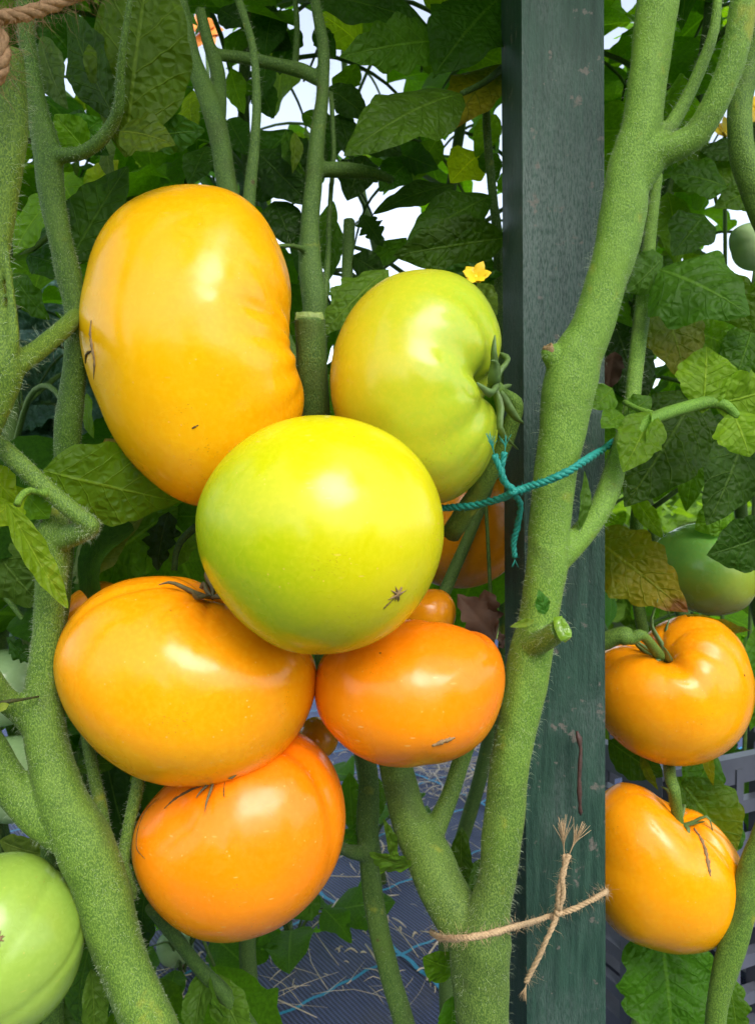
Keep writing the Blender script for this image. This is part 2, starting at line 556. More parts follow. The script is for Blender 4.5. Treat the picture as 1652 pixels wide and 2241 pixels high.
# ---------------------------------------------------------------- green wooden post
def mat_post():
    t = NT('green_stained_timber')
    v = t.coord()
    grain = t.noise(t.coord(scale=(1, 1, .22)), 1100, 3, .6)
    grain2 = t.noise(t.coord(scale=(1, 1, .08)), 260, 3, .6)
    patch = t.noise(t.coord(scale=(1, 1, .45)), 26, 4, .6)
    sep = t.n('SeparateXYZ'); t.l(v, sep.inputs[0])
    # stain worn to bare grey over the middle height of the post
    zz = t.math('MULTIPLY', t.ramp(sep.outputs[2], .60, .74), t.ramp(sep.outputs[2], .78, .90, 1, 0))
    wear = t.math('MULTIPLY', t.math('ADD', t.math('MULTIPLY', zz, .6), t.ramp(patch, .45, .72, 0, .45)), t.ramp(grain, .3, .62))
    c = t.mix(t.ramp(grain2, .3, .7), (.010, .036, .023), (.026, .07, .045))
    c = t.mix(t.math('MINIMUM', wear, .95), c, (.125, .155, .14))
    split = t.ramp(t.noise(t.coord(scale=(1, 1, .03)), 130, 2), .685, .72)
    c = t.mix(t.math('MULTIPLY', split, .8), c, (.006, .008, .007))
    pk = t.math('MULTIPLY', t.ramp(t.noise(v, 120, 4), .63, .70), .75)
    c = t.mix(pk, c, (.15, .125, .105))
    t.base(c)
    t.set(Roughness=.55, Specular_IOR_Level=.4)
    t.l(t.bump(t.math('ADD', grain, t.math('MULTIPLY', grain2, .6)), .7, .0012), t.b.inputs['Normal'])
    return t.m
M_POST = mat_post()
pf0, pf1 = P(1146, 1120, .462), P(1322, 1120, .462)
pb0 = P(1096, 1120, .535)
def post_mesh():
    import bmesh
    w = np.array([pf1[0] - pf0[0], pf1[1] - pf0[1]])
    quad = [pf0[:2], pf1[:2], [pf1[0], pb0[1]], [pf0[0], pb0[1]]]
    bm = bmesh.new()
    rows = []
    for z in np.linspace(-.05, 1.75, 30):
        tilt = (z - .62) * -.012
        rows.append([bm.verts.new((x + tilt, y, z)) for x, y in quad])
    for a, b in zip(rows, rows[1:]):
        for i in range(4):
            bm.faces.new((a[i], a[(i + 1) % 4], b[(i + 1) % 4], b[i]))
    bm.faces.new(rows[0][::-1]); bm.faces.new(rows[-1])
    ed = [e for e in bm.edges if abs(e.verts[0].co.z - e.verts[1].co.z) > 1e-3]
    bmesh.ops.bevel(bm, geom=ed, offset=.0016, segments=2, affect='EDGES')
    V = np.array([v.co[:] for v in bm.verts]); bm.verts.index_update()
    f = [tuple(v.index for v in q.verts) for q in bm.faces]
    bm.free()
    return V, f
V, f = post_mesh()
post = put('wooden_post', V, f, M_POST, smooth=False, origin=(0.1, .5, 0))
tag(post, 'dark green square wooden post with stain worn grey behind the thick stem', 'post')

# ---------------------------------------------------------------- tomatoes
from mathutils.bvhtree import BVHTree
def cubesphere(n):
    g = np.tan(np.linspace(-1, 1, n) * np.pi / 4)
    a, b = np.meshgrid(g, g, indexing='ij')
    o = np.ones_like(a)
    Vs, Fs = [], []
    for k, (x, y, z) in enumerate(((o, a, b), (-o, b, a), (b, o, a), (a, -o, b), (a, b, o), (b, a, -o))):
        Vs.append(np.stack([x, y, z], -1).reshape(-1, 3)); Fs.append(gridfaces(n, n) + k * n * n)
    V = unit(np.vstack(Vs)); Fq = np.vstack(Fs)
    key = np.round(V * 1e5).astype(np.int64)
    _, first, inv = np.unique(key, axis=0, return_index=True, return_inverse=True)
    Fq = inv.reshape(-1)[Fq]
    V = V[first]
    p = V[Fq]
    nor = np.cross(p[:, 1] - p[:, 0], p[:, 2] - p[:, 0])
    flip = (nor * p.mean(1)).sum(1) < 0
    Fq[flip] = Fq[flip][:, ::-1]
    return V, Fq
CS_V, CS_F = cubesphere(52)
CS_V2, CS_F2 = cubesphere(26)

class Fruit: pass

def fruit(label, outline, c, d, zf, zb, mat, pole=(0, .8, -.6), k=7, rib=.05, sig=.7, dent=.10, dsig=.33,
          group='ripening beefsteak tomatoes', seed=0, bumps=.02, ripe=(0.15, 1.0), cheap=False, name='tomato', grooves=(), shift=0.0):
    """body inside a silhouette (u, v points) at depth d, rounded to zf in front and zb behind, lobed round its stem pole"""
    V0, F0 = (CS_V2, CS_F2) if cheap else (CS_V, CS_F)
    cu, cv = c
    rng = np.random.default_rng(seed + 100)
    th = []; rr = []
    for u, v in outline:
        th.append(math.atan2(-(v - cv), u - cu)); rr.append(math.hypot(u - cu, v - cv) * d / F)
    o = np.argsort(th); th = np.array(th)[o]; rr = np.array(rr)[o]
    fine = np.linspace(-np.pi, np.pi, 361)
    R = np.interp(fine, np.concatenate([th - 2 * np.pi, th, th + 2 * np.pi]), np.tile(rr, 3))
    ker = np.exp(-(np.arange(-14, 15) / 6.0) ** 2); ker /= ker.sum()
    R = np.convolve(np.concatenate([R[:-1][-20:], R[:-1], R[:-1][:20]]), ker, 'same')[20:-20]
    R = np.append(R, R[0]) * .985
    n = V0
    t = np.arctan2(n[:, 1], n[:, 0])
    rho = np.hypot(n[:, 0], n[:, 1])
    Rm = R.mean()
    Rt = np.interp(t, fine, R)
    w = np.clip(rho / .75, 0, 1); w = w * w * (3 - 2 * w)
    Re = Rm + (Rt - Rm) * w
    lat = n[:, :2] * Re[:, None]
    z = np.where(n[:, 2] > 0, n[:, 2] * zf, n[:, 2] * zb)
    pos = np.stack([lat[:, 0], lat[:, 1], z], -1)
    p = unit(np.array(pole, dtype=float))
    ca = np.clip(n @ p, -1, 1); al = np.arccos(ca)
    e1 = unit(np.cross(p, [0.2, 1, .3])); e2 = np.cross(p, e1)
    psi = np.arctan2(n @ e2, n @ e1) + shift
    psw = psi + .35 * np.sin(psi + seed) + .2 * np.sin(2 * psi + 2 * seed)
    g = 1 - np.abs(np.cos(k * psw / 2)) ** .8
    g = g * (0.75 + .25 * np.sin(psi * 2 + seed * 1.7))
    disp = -rib * g * np.exp(-(al / sig) ** 2) * np.clip(al / .25, 0, 1)
    disp -= dent * np.exp(-(al / dsig) ** 2)
    for (gx, gy, gz, amp, wid, length) in grooves:        # a fold running from the stem pole through a direction
        q = unit(np.array([gx, gy, gz], dtype=float))
        qn = unit(np.cross(p, q))
        side = np.abs(n @ qn)
        front = (n @ q > -.2)
        disp -= amp * np.exp(-(side / wid) ** 2) * np.exp(-(al / length) ** 2) * front
    b = sum(np.sin(n @ unit(rng.normal(size=3)) * f + rng.uniform(0, 6)) for f in (2.2, 3.1, 4.3)) / 3
    disp += bumps * b
    pos = pos + n * disp[:, None] * Rm
    W = P(cu, cv, d) + pos[:, :1] * RIGHT + pos[:, 1:2] * UP - pos[:, 2:3] * FWD
    rp = np.clip((al / np.pi - ripe[0]) / max(1e-6, ripe[1] - ripe[0]), 0, 1)
    fr = Fruit()
    ob = put(name, W, F0, mat, attrs={'ripe': rp})
    tag(ob, label, 'tomato', group)
    fr.o, fr.W, fr.n = ob, W, n
    def at(direction, lift=0.0):
        q = unit(np.array(direction, dtype=float))
        wgt = np.argsort(-(n @ q))[:4]
        pt = W[wgt].mean(0)
        nn = unit(q[0] * RIGHT + q[1] * UP - q[2] * FWD)
        return pt + nn * lift, nn
    fr.at = at
    bvh = BVHTree.FromPolygons([tuple(x) for x in W], [tuple(int(i) for i in q) for q in F0])
    def seen(u, v, lift=.0003):
        """the point of the skin that is seen at (u, v)"""
        r = unit(P(u, v, 1.0) - CAMP)
        hit, nor, _, _ = bvh.ray_cast(Vector(CAMP), Vector(r))
        if hit is None:
            hit, nor, _, _ = bvh.find_nearest(Vector(P(u, v, d)))
        nn = np.array(nor)
        if nn @ r > 0: nn = -nn
        return np.array(hit) + nn * lift, nn
    fr.seen = seen
    return fr

def calyx(fr, pole, n=6, L=.016, mat=None, lift=0.0, seed=1, stalk=None, stalk_r=.0032, w=.0026, up=.45, pt=None):
    r = random.Random(seed)
    p, nn = fr.at(pole, .0005 + lift) if pt is None else pt
    e1 = unit(np.cross(nn, [.3, .2, 1])); e2 = np.cross(nn, e1)
    parts = []
    for i in range(n):
        a = 2 * math.pi * i / n + r.uniform(-.3, .3)
        d = math.cos(a) * e1 + math.sin(a) * e2
        l = L * r.uniform(.6, 1.15)
        s = np.cross(nn, d)
        c = spline([p, p + d * l * .35 + nn * l * up * .4, p + d * l * .75 + nn * l * up * r.uniform(.4, 1.2) + s * l * r.uniform(-.2, .2),
                    p + d * l + nn * l * up * r.uniform(-.2, 1.9) + s * l * r.uniform(-.35, .35)], 9)
        parts.append(tube(c, w * np.array([.5, .75, .9, .9, .8, .65, .5, .35, .12]), 5, flat=.45))
    V, f = join(parts)
    put('calyx', V, f, mat or M_CALYX, fr.o)
    if stalk:
        pts = [np.array([*p, stalk_r * 1.25])] + [np.array([*P(u, v, d), r_ * d / F]) for u, v, d, r_ in stalk]
        s = spline(pts, 24)
        V, f = tube(s[:, :3], s[:, 3], 10, .02)
        put('stalk', V, f, M_STEM_OLD, fr.o, color=(1, 1, 1))
    return p, nn

def scar_line(fr, pts, r, mat=None, name='skin_crack'):
    uv = spline(np.array(pts, dtype=float), 7 * len(pts))
    c = np.array([fr.seen(u, v, .0)[0] for u, v in uv])
    n = len(c)
    rr = r * (np.sin(np.linspace(.05, 1, n) * np.pi * .97) ** .6) * (1 + .3 * np.sin(np.arange(n) * 1.3) * np.sin(np.arange(n) * .37 + 1))
    V, f = tube(c, np.maximum(rr, r * .12), 6, .12)
    put(name, V, f, mat or M_CRACK, fr.o)

def star_scar(fr, u, v, size, mat=None, name='blossom_scar', rays=8):
    p, nn = fr.seen(u, v, .0002)
    e1 = unit(np.cross(nn, [.3, .2, 1])); e2 = np.cross(nn, e1)
    parts = []
    for i in range(rays):
        a = 2 * math.pi * i / rays + rnd.uniform(-.25, .25)
        d = math.cos(a) * e1 + math.sin(a) * e2
        l = size * rnd.uniform(.55, 1.3)
        c = spline([p, p + d * l * .5, p + d * l - nn * .0004], 6)
        parts.append(tube(c, size * np.array([.3, .28, .22, .16, .1, .04]), 5, .15, .5))
    V, f = join(parts)
    put(name, V, f, mat or M_CORK, fr.o)

T_YEL = mat_tomato('skin_golden', (.86, .34, .001), (.90, .48, .001), .45)
T_GOLD = mat_tomato('skin_gold_orange', (.88, .27, .001), (.90, .42, .001), .7)
T_ORG = mat_tomato('skin_deep_orange', (.88, .17, .001), (.90, .26, .001), .55)
T_GRYEL = mat_tomato('skin_green_yellow', (.35, .45, .004), (.60, .53, .002), .35)
T_TURN = mat_tomato('skin_turning', (.37, .48, .025), (.66, .47, .005), .35)
T_LIME = mat_tomato('skin_lime', (.21, .34, .04), (.30, .43, .065), .2)
T_GREEN = mat_tomato('skin_green_blush', (.15, .36, .06), (.30, .30, .02), .1)
T_SHADE = mat_tomato('skin_shaded_orange', (.60, .19, .002), (.66, .27, .002), .3)  # shade on the half-hidden fruits is put into this darker orange
T_WAX = mat_tomato('skin_pale_lime', (.42, .58, .28), (.50, .62, .34), .1)
T_PALE = mat_tomato('skin_pale_green', (.26, .42, .17), (.36, .5, .25), .1)

t1 = fruit('tall golden yellow tomato, the largest and topmost of the cluster',
    [(450, 408), (520, 420), (575, 460), (615, 530), (640, 600), (645, 645), (640, 690), (653, 760), (664, 820), (668, 875), (655, 935), (610, 1010), (540, 1080), (480, 1112), (440, 1118), (390, 1102), (320, 1050), (260, 980), (225, 900), (200, 830), (188, 770), (186, 700), (200, 620), (225, 530), (270, 465), (350, 420)],
    (430, 755), .392, .050, .05, T_YEL, pole=(.93, -.05, -.35), k=9, rib=.045, sig=1.2, dent=.06, seed=3, bumps=.016,
    grooves=((.75, .42, .5, .045, .075, 1.0), (.8, .16, .55, .042, .07, 1.1), (.8, -.08, .55, .038, .06, 1.0), (.75, -.34, .5, .045, .075, .9)))
t2 = fruit('yellow green tomato with folded shoulder, right of the tallest golden one',
    [(930, 590), (1000, 600), (1050, 635), (1083, 690), (1100, 745), (1094, 795), (1080, 838), (1088, 880), (1092, 935), (1080, 990), (1050, 1050), (1000, 1095), (950, 1110), (880, 1085), (800, 1000), (740, 930), (722, 860), (724, 790), (745, 720), (790, 650), (850, 605)],
    (905, 850), .405, .044, .045, T_TURN, pole=(.93, -.03, .30), k=7, rib=.035, sig=1.05, dent=.05, dsig=.3, seed=5, bumps=.01, ripe=(.30, .78),
    grooves=((.45, .20, .85, .13, .15, .95), (.5, -.42, .75, .085, .12, .95), (.45, .62, .65, .075, .12, .95)))
t3 = fruit('round green and yellow tomato in front, star scar facing the viewer',
    [(720, 909), (800, 925), (880, 965), (940, 1030), (972, 1110), (975, 1190), (955, 1260), (915, 1330), (860, 1385), (790, 1420), (710, 1432), (630, 1425), (560, 1385), (500, 1325), (460, 1265), (435, 1190), (432, 1110), (455, 1050), (500, 990), (560, 945), (640, 915)],
    (703, 1170), .345, .050, .050, T_GRYEL, pole=(-.72, -.30, .45), k=8, rib=.0, sig=.8, dent=.0, seed=8, bumps=.012, ripe=(.16, .50),
    grooves=())
t4 = fruit('broad golden tomato at lower left of the cluster, withered calyx on top',
    [(330, 1257), (400, 1256), (470, 1285), (545, 1320), (640, 1380), (690, 1440), (697, 1480), (688, 1540), (660, 1600), (600, 1665), (520, 1700), (440, 1708), (350, 1698), (270, 1660), (200, 1600), (150, 1530), (130, 1470), (128, 1420), (145, 1370), (190, 1310), (250, 1273)],
    (410, 1485), .385, .052, .045, T_GOLD, pole=(.25, .85, .1), k=8, rib=.05, sig=.6, dent=.07, dsig=.3, seed=2, bumps=.012,
    grooves=((-.75, .45, .45, .05, .06, 1.0),))
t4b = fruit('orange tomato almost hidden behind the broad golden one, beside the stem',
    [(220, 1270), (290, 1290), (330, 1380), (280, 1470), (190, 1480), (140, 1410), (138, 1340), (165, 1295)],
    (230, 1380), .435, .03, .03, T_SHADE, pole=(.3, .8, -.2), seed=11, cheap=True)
t5 = fruit('deep orange tomato with cracked shoulder, lowest of the cluster',
    [(560, 1590), (640, 1600), (700, 1635), (740, 1700), (757, 1780), (750, 1850), (720, 1920), (660, 1985), (580, 2025), (500, 2037), (430, 2022), (360, 1975), (312, 1910), (292, 1850), (300, 1790), (340, 1740), (400, 1690), (470, 1630)],
    (525, 1825), .395, .05, .045, T_ORG, pole=(.1, .93, .15), k=6, rib=.04, sig=.7, dent=.06, seed=4, bumps=.014, ripe=(.0, .6),
    grooves=((.3, .2, .9, .02, .14, 1.6), (.85, .3, .4, .06, .1, 1.2)))
t6 = fruit('orange tomato with grey scar near its base, beside the thick stem',
    [(870, 1358), (950, 1357), (1005, 1366), (1035, 1374), (1070, 1385), (1098, 1425), (1107, 1470), (1097, 1540), (1062, 1608), (1010, 1645), (930, 1662), (860, 1668), (790, 1650), (730, 1605), (695, 1560), (685, 1500), (697, 1445), (740, 1400), (800, 1370)],
    (895, 1515), .39, .043, .042, T_ORG, pole=(.5, .75, -.45), k=7, rib=.05, sig=.8, dent=.06, seed=9, bumps=.014, ripe=(.0, .75),
    grooves=((.78, .55, .25, .07, .06, .6),))
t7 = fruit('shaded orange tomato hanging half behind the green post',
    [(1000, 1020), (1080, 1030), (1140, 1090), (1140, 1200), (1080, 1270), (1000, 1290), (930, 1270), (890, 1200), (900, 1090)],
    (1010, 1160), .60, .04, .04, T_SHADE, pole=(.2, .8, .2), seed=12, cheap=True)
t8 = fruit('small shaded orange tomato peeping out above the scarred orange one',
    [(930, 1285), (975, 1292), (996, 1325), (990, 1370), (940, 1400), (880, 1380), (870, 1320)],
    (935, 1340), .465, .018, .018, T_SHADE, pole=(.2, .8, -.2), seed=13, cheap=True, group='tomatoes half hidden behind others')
t8b = fruit('shaded orange tomato barely showing under the scarred orange one',
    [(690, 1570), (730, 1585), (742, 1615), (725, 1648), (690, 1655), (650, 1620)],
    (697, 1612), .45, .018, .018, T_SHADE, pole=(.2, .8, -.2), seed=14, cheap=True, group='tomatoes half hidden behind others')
t9 = fruit('golden orange tomato with pleated shoulder, upper one right of the post',
    [(1415, 1408), (1450, 1368), (1500, 1343), (1560, 1347), (1610, 1390), (1635, 1450), (1638, 1520), (1615, 1590), (1560, 1645), (1480, 1670), (1400, 1655), (1340, 1615), (1300, 1550), (1295, 1480), (1320, 1430), (1365, 1406)],
    (1470, 1515), .54, .048, .048, T_GOLD, pole=(-.3, .72, .30), k=8, rib=.04, sig=.9, dent=.10, dsig=.32, seed=6, bumps=.012, group='tomatoes right of the post',
    grooves=((.1, .1, .95, .10, .10, .75), (.5, .2, .8, .08, .08, .8)))
t10 = fruit('golden tomato with long corky crack, lower one right of the post',
    [(1370, 1713), (1420, 1725), (1455, 1750), (1482, 1768), (1540, 1782), (1590, 1830), (1620, 1890), (1625, 1940), (1600, 2010), (1550, 2055), (1480, 2072), (1400, 2060), (1340, 2035), (1295, 1960), (1290, 1850), (1315, 1750)],
    (1460, 1900), .54, .048, .048, T_GOLD, pole=(.1, .86, .2), k=7, rib=.04, sig=.9, dent=.08, dsig=.3, seed=7, bumps=.012, group='tomatoes right of the post',
    grooves=((.62, .3, .65, .11, .07, .8),))
t11 = fruit('green tomato blushing orange underneath, above the pleated golden one',
    [(1500, 1145), (1560, 1148), (1610, 1180), (1645, 1240), (1645, 1290), (1620, 1330), (1570, 1347), (1520, 1340), (1465, 1310), (1425, 1270), (1415, 1220), (1450, 1170)],
    (1530, 1250), .60, .042, .042, T_GREEN, pole=(-.45, .75, -.1), k=6, rib=.03, dent=.05, seed=15, bumps=.01, ripe=(.35, .9), group='tomatoes right of the post')
t12 = fruit('pale green tomato at the right edge among upper leaves',
    [(1640, 490), (1680, 500), (1700, 550), (1670, 590), (1630, 585), (1605, 545), (1600, 505)],
    (1650, 540), .62, .02, .02, T_WAX, seed=16, cheap=True, group='green tomatoes')
t13 = fruit('large lime green unripe tomato in the lower left corner',
    [(0, 1873), (60, 1882), (120, 1930), (165, 1990), (180, 2050), (170, 2120), (140, 2190), (80, 2240), (0, 2260), (-90, 2230), (-150, 2140), (-160, 2030), (-110, 1920)],
    (10, 2065), .355, .036, .036, T_LIME, pole=(.2, .5, -.8), k=7, rib=.02, dent=.04, seed=17, bumps=.012, group='green tomatoes',
    grooves=((.5, .5, .6, .02, .08, 3), (.8, -.2, .5, .02, .08, 3)))
t14 = fruit('pale green tomato behind the stem fork at the left edge',
    [(30, 1420), (80, 1440), (95, 1500), (60, 1570), (0, 1590), (-60, 1550), (-70, 1460), (-20, 1425)],
    (10, 1500), .50, .025, .025, T_PALE, seed=18, cheap=True, group='green tomatoes')
t15 = fruit('pale green tomato seen through the lower stem fork at left',
    [(40, 1610), (100, 1640), (115, 1720), (70, 1790), (0, 1795), (-50, 1740), (-45, 1650)],
    (35, 1700), .50, .025, .025, T_PALE, seed=19, cheap=True, group='green tomatoes')
t16 = fruit('small green tomato near the ground behind the lowest orange tomato',
    [(385, 2035), (415, 2045), (424, 2080), (405, 2108), (375, 2112), (348, 2095), (346, 2055)],
    (385, 2075), .95, .02, .02, T_PALE, seed=20, cheap=True, group='green tomatoes')

# scars, cracks, calyces
star_scar(t3, 870, 1300, .0040, rays=10)
scar_line(t3, [(862, 1310), (845, 1326), (838, 1334)], .0004)
scar_line(t5, [(360, 1770), (385, 1748), (425, 1726), (470, 1712)], .0007)
scar_line(t5, [(318, 1880), (300, 1855), (304, 1810), (322, 1772), (350, 1745)], .0003)
scar_line(t5, [(492, 1712), (490, 1735), (492, 1746)], .0003)
scar_line(t6, [(945, 1632), (970, 1622), (995, 1614)], .0012, M_CORK)
scar_line(t10, [(1518, 1812), (1535, 1840), (1545, 1872), (1550, 1900), (1554, 1918)], .0013, M_CORK)
#scar_line(t9, [(1470, 1495), (1485, 1515), (1500, 1540)], .0003)
scar_line(t1, [(201, 700), (199, 730), (203, 760), (208, 790), (206, 830)], .0009, M_CORK)
scar_line(t1, [(188, 795), (191, 775), (202, 768)], .0008, M_CRACK, 'withered_style')
scar_line(t1, [(435, 930), (424, 936), (420, 938)], .0004)
star_scar(t13, -4, 2055, .004, rays=9)
star_scar(t9, 1628, 1478, .0011, M_CRACK, 'fly_speck', 5)
calyx(t4, None, 7, .024, M_CALYX_DRY, seed=4, w=.0030, up=.35, pt=t4.seen(466, 1318, .002))
calyx(t9, (-.3, .72, .30), 7, .022, M_CALYX, seed=5, w=.0030, stalk=((1408, 1392, .502, 11), (1385, 1396, .502, 15), (1368, 1392, .503, 21), (1352, 1392, .505, 19), (1325, 1402, .51, 20), (1290, 1412, .515, 20)), up=.9)
calyx(t10, (.1, .86, .2), 7, .022, M_CALYX, seed=6, stalk=((1476, 1735, .52, 12), (1466, 1700, .53, 13), (1460, 1640, .56, 13)), up=.5)
calyx(t2, None, 7, .030, M_CALYX, seed=7, w=.0040, up=.25, pt=(P(1080, 846, .388), unit(.75 * RIGHT + .05 * UP - .35 * FWD)), stalk=((1105, 865, .40, 14), (1128, 885, .405, 17), (1118, 930, .41, 18), (1085, 1010, .42, 20), (1050, 1070, .43, 22), (985, 1170, .45, 22)))
calyx(t5, None, 5, .016, M_CALYX_DRY, seed=8, w=.0018, up=.1, pt=t5.seen(470, 1706, .001))
calyx(t11, (-.9, .2, .2), 5, .02, M_CALYX, seed=9, w=.0022)
# ---------------------------------------------------------------- stems
def curve_set(specs, step=.003):
    return [path(p, step) for p in specs]

def ground_root(u, d):
    g = P(u, 2300, d); g[2] = 0
    return g

# the plant tied to the post
plant_r = thing('tomato_plant', ground_root(1060, .41), 'tomato plant with thick hairy stem tied to the green post, forked at the bottom', 'tomato plant', 'tomato plants')
R_MAIN = [(1447, -120, .395, 45), (1438, 0, .395, 46), (1421, 135, .395, 42), (1403, 270, .396, 44), (1374, 372, .397, 46), (1362, 473, .398, 50), (1343, 560, .398, 48), (1322, 628, .398, 46), (1290, 728, .398, 48),
          (1258, 790, .399, 56), (1243, 863, .40, 58), (1227, 964, .40, 51), (1211, 1066, .40, 46), (1203, 1151, .40, 45), (1195, 1252, .40, 46), (1178, 1354, .40, 44), (1157, 1455, .40, 48), (1139, 1557, .40, 46),
          (1118, 1658, .40, 44), (1100, 1818, .402, 44), (1088, 1919, .404, 42), (1072, 1985, .405, 48), (1054, 2050, .406, 66), (1050, 2122, .407, 64), (1056, 2224, .408, 58), (1060, 2330, .41, 60), (1062, 2500, .415, 60)]
R_LOWER_FORK = [(857, 1640, .45, 36), (868, 1683, .448, 37), (893, 1784, .44, 40), (935, 1870, .43, 52), (972, 1953, .42, 54), (1010, 2020, .412, 54), (1045, 2080, .408, 50), (1055, 2150, .408, 40)]
R_LOWER_TWIG = [(1030, 1610, .45, 18), (1010, 1660, .45, 19), (985, 1740, .445, 20), (958, 1800, .44, 24), (938, 1860, .435, 26), (945, 1900, .43, 26)]
R_FORK = [(1380, 420, .397, 34), (1425, 345, .394, 38), (1470, 325, .390, 32), (1520, 295, .386, 31), (1565, 225, .38, 30), (1602, 130, .375, 29), (1622, 40, .372, 29), (1634, -80, .37, 29)]
R_FORK_TWIG = [(1430, 330, .395, 22), (1462, 285, .397, 18), (1499, 220, .398, 15), (1538, 135, .397, 14), (1562, 60, .396, 12), (1572, -30, .395, 10)]
R_SIDE = [(1225, 1225, .40, 26), (1262, 1180, .405, 28), (1303, 1130, .412, 26), (1335, 1060, .42, 26), (1352, 1000, .43, 22), (1380, 900, .45, 18), (1390, 800, .46, 18), (1408, 650, .47, 17), (1425, 480, .475, 14), (1440, 380, .48, 10)]
R_STUB = [(1160, 1415, .395, 26), (1195, 1398, .383, 25), (1226, 1376, .372, 24)]
R_STUB2 = [(1230, 800, .398, 30), (1207, 775, .396, 24), (1198, 758, .395, 17)]
cs = curve_set([R_MAIN, R_LOWER_FORK, R_LOWER_TWIG, R_FORK, R_FORK_TWIG, R_SIDE, R_STUB, R_STUB2])
V, f = remeshed('stem', [tube(c, r * .985, 28, .004, 1, .022) for c, r in cs], .0010, 7)
put('stem', V, f, M_STEM, plant_r, color=(1.0, 1.0, 1.0))
V, f = hairs(cs, 15000, .0006, .0022, .00006)
put('stem_fuzz', V, f, M_HAIR, plant_r, kind='stuff')
V, f = hairs(cs, 5200, .0022, .0075, .00005, .9)
put('stem_hair', V, f, M_HAIR, plant_r, kind='stuff')
# wet cut face of the removed shoot
def cut_face(u, v, d, ru, rv, nrm, parent, name='cut_face', mat=None):
    c = P(u, v, d)
    nn = unit(nrm[0] * RIGHT + nrm[1] * UP - nrm[2] * FWD)
    e1 = unit(np.cross(nn, UP)); e2 = np.cross(nn, e1)
    V, f = [], []
    rings, seg = 7, 22
    for i in range(rings):
        s = 1 - i / (rings - .0)
        for j in range(seg):
            a = 2 * math.pi * j / seg
            k = 1 + .06 * math.sin(3 * a) + .05 * rnd.uniform(-1, 1)
            h = (.0016 * (1 - (1 - s) ** 2 * 1.4) if i else -.002) + rnd.uniform(-.0004, .0004) * (i > 0) - .0012 * (i > 3)
            V.append(c + (e1 * math.cos(a) * ru + e2 * math.sin(a) * rv) * s * k * d / F + nn * h)
    for i in range(rings - 1):
        for j in range(seg):
            f.append((i * seg + j, i * seg + (j + 1) % seg, (i + 1) * seg + (j + 1) % seg, (i + 1) * seg + j))
    f.append(tuple((rings - 1) * seg + j for j in range(seg)))
    put(name, V, f, mat or M_CUT, parent)
cut_face(1232, 1376, .3685, 19, 29, (.62, .45, .62), plant_r)
cut_face(1200, 762, .3935, 15, 12, (-.55, .8, .3), plant_r, mat=M_CORK)

# the forked plant at left
plant_l = thing('tomato_plant', ground_root(330, .36), 'tomato plant whose thick forked green stem crosses the lower left corner', 'tomato plant', 'tomato plants')
L_LOW = [(92, 1125, .372, 12), (112, 1140, .372, 34), (116, 1190, .372, 36), (114, 1252, .372, 34), (107, 1354, .371, 33), (97, 1455, .37, 33), (92, 1530, .37, 40), (100, 1600, .369, 45), (112, 1670, .368, 48), (140, 1760, .366, 56),
         (185, 1850, .365, 62), (215, 1920, .364, 58), (243, 2021, .363, 58), (275, 2122, .362, 54), (320, 2224, .36, 55), (360, 2330, .36, 55), (390, 2450, .36, 55)]
L_TRIB = [(-70, 1560, .36, 36), (-20, 1650, .362, 40), (25, 1720, .364, 40), (80, 1780, .365, 44), (140, 1830, .365, 40)]
L_TRIB2 = [(-40, 1465, .352, 30), (8, 1525, .36, 27), (50, 1560, .366, 28), (88, 1612, .369, 26)]
L_NODE = [(120, 1185, .372, 26), (155, 1172, .366, 26), (188, 1160, .360, 24), (206, 1148, .357, 18)]
L_PET = [(-60, 925, .345, 20), (0, 975, .348, 21), (60, 1030, .35, 21), (120, 1085, .353, 20), (175, 1130, .356, 21), (204, 1152, .357, 18), (190, 1172, .359, 12)]
L_BACK = [(285, 1960, .375, 20), (268, 1900, .38, 17), (235, 1840, .388, 15), (220, 1760, .395, 15), (205, 1690, .40, 14), (190, 1600, .41, 14), (180, 1500, .42, 12)]
L_BACK2 = [(285, 1975, .375, 18), (270, 1920, .38, 17), (278, 1830, .385, 14), (300, 1730, .39, 15), (310, 1660, .395, 12)]
cl = curve_set([L_LOW, L_TRIB, L_TRIB2, L_NODE, L_PET, L_BACK, L_BACK2])
V, f = remeshed('stem', [tube(c, r * .985, 28, .004, 1, .022) for c, r in cl], .0010, 7)
put('stem', V, f, M_STEM_OLD, plant_l, color=(1.05, 1.05, 1.0))
V, f = hairs(cl, 15000, .0006, .0018, .00006)
put('stem_fuzz', V, f, M_HAIR, plant_l, kind='stuff')
V, f = hairs(cl, 3500, .0016, .005, .00005, .9)
put('stem_hair', V, f, M_HAIR, plant_l, kind='stuff')

# tall stem at upper left with its leaf stalk
plant_a = thing('tomato_plant', ground_root(120, .40), 'tomato plant with a tall upright stem left of the largest golden tomato', 'tomato plant', 'tomato plants')
A_MAIN = [(52, -80, .372, 18), (58, 40, .372, 19), (62, 101, .372, 19), (82, 237, .374, 24), (104, 330, .375, 30), (116, 440, .376, 28), (137, 541, .378, 26), (150, 600, .38, 28), (166, 680, .382, 24), (165, 795, .385, 25), (156, 880, .388, 29), (150, 930, .39, 30), (148, 1020, .395, 28), (140, 1160, .40, 26), (130, 1300, .405, 26), (110, 1500, .41, 24), (115, 1900, .42, 24), (118, 2400, .43, 24)]
A_PET = [(112, 345, .375, 22), (140, 340, .372, 17), (175, 336, .368, 15), (215, 312, .364, 15), (245, 275, .36, 15), (260, 235, .354, 13), (264, 170, .347, 11), (272, 90, .340, 9), (290, -30, .333, 7)]
ca_ = curve_set([A_MAIN, A_PET])
V, f = remeshed('stem', [tube(c, r * .985, 26, .004, 1, .02) for c, r in ca_], .0010, 7)
